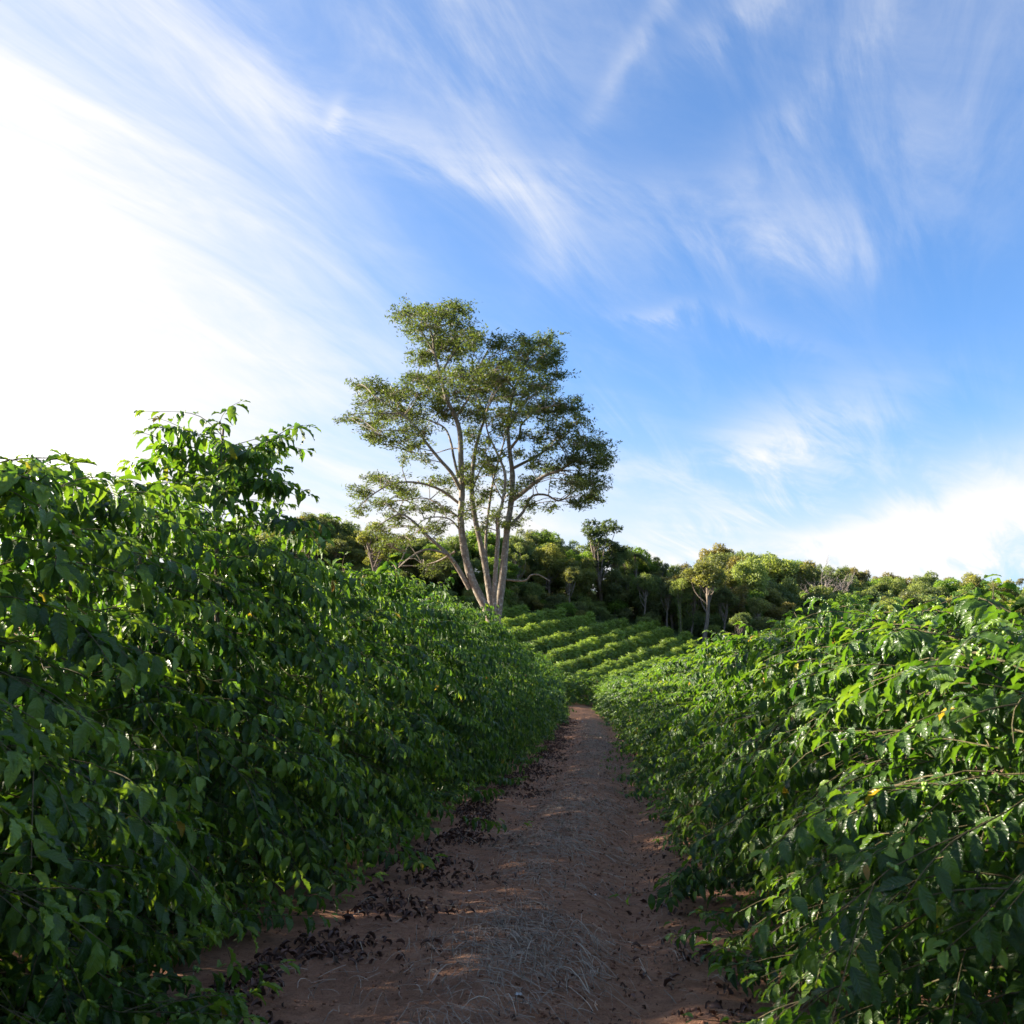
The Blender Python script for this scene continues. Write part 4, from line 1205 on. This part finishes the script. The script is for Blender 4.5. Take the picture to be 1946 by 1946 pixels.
# the largest ones in view are single leaves
px, py, dd = project(L['p'])
sc_ = np.where((px > 0) & (px < 1946) & (py < 1946), L['s'] / dd, 0)
big = np.argsort(-sc_)[:160]
rest = np.ones(len(px), bool); rest[big] = False
tag(link('fallen_leaves', leaf_mass(L, rest, CURLED, rgl, 'fallen_leaves', M_DRY)), 'dark curled fallen leaves littering both edges of the path', kind='stuff')
dry_data = [[build_mesh('dry_leaf', V, T, [M_DRY], U, np.full(len(V), tn)) for tn in (0.05, 0.2, 0.45)] for V, T, U in CURLED]
for j in big:
    o = link('dry_leaf', dry_data[rgl.integers(7)][rgl.integers(3)])
    a_, n_, s_ = L['a'][j], L['n'][j], L['s'][j]; x_ = np.cross(a_, n_); p_ = L['p'][j]
    o.matrix_world = Matrix(((x_[0] * s_, a_[0] * s_, n_[0] * s_, p_[0]), (x_[1] * s_, a_[1] * s_, n_[1] * s_, p_[1]), (x_[2] * s_, a_[2] * s_, n_[2] * s_, p_[2]), (0, 0, 0, 1)))
    tag(o, 'dark curled dry leaf lying on the soil at the near end of the path', 'dry leaf', 'dry leaves on the near end of the path')

# straw: dry grass stalks lying along the middle
def straw(n, cx, sx, y0, y1, ln, along, pw=1.5):
    y = y0 + (y1 - y0) * rgl.random(n) ** pw
    x = path_c(y) + cx + rgl.normal(0, sx, n)
    ok = vnoise(x, y, 0.5, 12) + rgl.random(n) * 0.6 > 0.18
    return x[ok], y[ok], rgl.uniform(*ln, ok.sum()), rgl.normal(along, 0.7, ok.sum())
sets = [straw(12500, 0.15, 0.24, 3.0, 40, (0.05, 0.19), 2.2), straw(2600, -0.35, 0.45, 3.0, 22, (0.04, 0.16), 1.2), straw(2600, 0.75, 0.25, 3.0, 30, (0.03, 0.14), 2.0)]
for cxp, cyp, nn_, rad in [(1000, 1765, 110, 0.17), (1060, 1800, 90, 0.2), (960, 1850, 60, 0.22), (1075, 1620, 260, 0.25), (1000, 1600, 260, 0.3), (1090, 1880, 60, 0.16), (930, 1790, 160, 0.2), (1040, 1540, 240, 0.4)]:
    yy = EYE * 1800 / (cyp - HORIZON); xx = (cxp - 973) / 1800 * yy
    sets.append((xx + rgl.normal(0, rad * 0.8, nn_), yy + rgl.normal(0, rad * 1.6, nn_), rgl.uniform(0.10, 0.30, nn_), rgl.normal(2.3, 0.55, nn_)))
X = np.concatenate([s[0] for s in sets]); Yy = np.concatenate([s[1] for s in sets]); LN = np.concatenate([s[2] for s in sets]); TH = np.concatenate([s[3] for s in sets])
n = len(X); q = np.linspace(-0.5, 0.5, 5)
crv = rgl.normal(0, 0.35, n)
ang_ = TH[:, None] + crv[:, None] * q[None]
px_ = X[:, None] + LN[:, None] * q[None] * np.cos(ang_); py_ = Yy[:, None] + LN[:, None] * q[None] * np.sin(ang_)
arch = rgl.random(n) ** 4 * 0.07
pz_ = terrain(px_, py_) + 0.006 + rgl.random(n)[:, None] * 0.016 + arch[:, None] * (1 - (2 * q[None]) ** 2) + np.where(rgl.random(n) < 0.2, rgl.uniform(0, 0.05, n), 0)[:, None] * (q[None] + 0.5)
P = np.stack([px_, py_, pz_], 2)
wv = np.stack([-np.sin(TH), np.cos(TH), rgl.normal(0, 0.5, n)], 1)[:, None] * (rgl.uniform(0.0005, 0.0014, n)[:, None] * (1 + 0.04 * Yy[:, None]))[:, :, None]
V = np.stack([P - wv, P + wv], 2).reshape(n, 10, 3)
b = np.array([(2 * k, 2 * k + 1, 2 * k + 3) for k in range(4)] + [(2 * k, 2 * k + 3, 2 * k + 2) for k in range(4)])
T = (b[None] + (np.arange(n) * 10)[:, None, None]).reshape(-1, 3)
tag(link('dry_grass', build_mesh('dry_grass', V.reshape(-1, 3), T, [M_STRAW], None, np.repeat(rgl.beta(1.5, 2.0, n), 10))), 'greyish straw lying along the middle of the path', kind='stuff')

# crumbs of soil
Vi, Ti = ico()
n = 5000
y = 3.0 + 25 * rgl.random(n) ** 2.2; x = path_c(y) + rgl.uniform(-1.4, 1.5, n)
r = rgl.uniform(0.003, 0.011, n) * (1 + 0.05 * y); z = terrain(x, y)
jit = 1 + 0.25 * rgl.normal(0, 1, (n, 12, 1))
V = np.stack([x, y, z + r * 0.2], 1)[:, None] + Vi[None] * r[:, None, None] * jit * np.array([1, 1, 0.7])
T = (Ti[None] + (np.arange(n) * 12)[:, None, None]).reshape(-1, 3)
tag(link('soil_crumbs', build_mesh('soil_crumbs', V.reshape(-1, 3), T, [M_CLOD], None, np.repeat(rgl.beta(1.5, 2.5, n), 12))), 'loose crumbs of reddish soil scattered over the path', kind='stuff')

# green grass tufts
def tuft(px, py, n, h, label, spread=0.08, dry=0.5):
    y = EYE * 1800 / (py - HORIZON); x = (px - 973) / 1800 * y
    ac = Acc(); z0 = float(terrain(x, y))
    for k in range(n):
        b0 = np.array([rgl.normal(0, spread), rgl.normal(0, spread * 2), -0.01]); az_ = rgl.uniform(0, 6.28); l = h * rgl.uniform(0.5, 1.2)
        S = np.linspace(0, 1, 4)[:, None]; hd = np.array([math.cos(az_), math.sin(az_), 0]); sd = np.array([-hd[1], hd[0], 0])
        P = b0 + hd * S ** 1.6 * l * rgl.uniform(0.2, 0.8); P[:, 2] += (S[:, 0] * l * 0.9 - 0.35 * l * S[:, 0] ** 2.5)
        wv = sd * 0.004 * np.array([1, 0.9, 0.6, 0.05])[:, None]
        V = np.stack([P - wv, P + wv], 1).reshape(8, 3)
        ac.add(V, [(2 * k, 2 * k + 1, 2 * k + 3) for k in range(3)] + [(2 * k, 2 * k + 3, 2 * k + 2) for k in range(3)], float(rgl.random() * dry + 0.3))
    tag(link('grass_tuft', ac.mesh('grass_tuft', [M_GRASS]), loc=(x, y, z0)), label, 'grass tuft', 'grass tufts on the path', kind='stuff' if n > 30 else None)
tuft(1180, 1476, 40, 0.14, 'small upright green grass tuft standing in the middle of the path', 0.03)
tuft(1172, 1500, 60, 0.06, 'low yellowish grass patch just before the upright grass tuft', 0.10, 0.9)
tuft(1135, 1403, 90, 0.08, 'thin yellowish grass strip on the path beyond the upright tuft', 0.16, 0.9)
tuft(1136, 1376, 120, 0.09, 'pale grass strip near the far end of the path', 0.2, 0.9)
tuft(1062, 1566, 16, 0.04, 'tiny green seedling among the straw', 0.03)
# scraps of white paper
def scrap(px, py, s, label):
    y = EYE * 1800 / (py - HORIZON); x = (px - 973) / 1800 * y
    g = np.linspace(-0.5, 0.5, 4); gx, gy = np.meshgrid(g, g)
    V = np.stack([gx.ravel() * s + rgl.normal(0, s * .07, 16), gy.ravel() * s * 1.4 + rgl.normal(0, s * .07, 16), rgl.normal(0, s * 0.14, 16) + s * 0.3], 1)
    T = []
    for i in range(3):
        for j in range(3):
            k = i * 4 + j; T += [(k, k + 1, k + 5), (k, k + 5, k + 4)]
    tag(link('paper_scrap', build_mesh('paper_scrap', V, np.array(T), [M_PAPER], None, np.full(16, 0.4), smooth=False), loc=(x, y, float(terrain(x, y)) + 0.004)), label, 'paper scrap', 'white scraps on the path')
scrap(892, 1688, 0.022, 'small white scrap on bare soil beside the fallen leaves')
scrap(1131, 1703, 0.016, 'tiny white scrap between the straw and the lower hedge')
scrap(985, 1908, 0.026, 'crumpled bluish white scrap in the nearest straw')
scrap(1096, 1369, 0.09, 'white scrap near the far end of the path')
scrap(1107, 1372, 0.06, 'smaller white scrap beside the far white scrap')
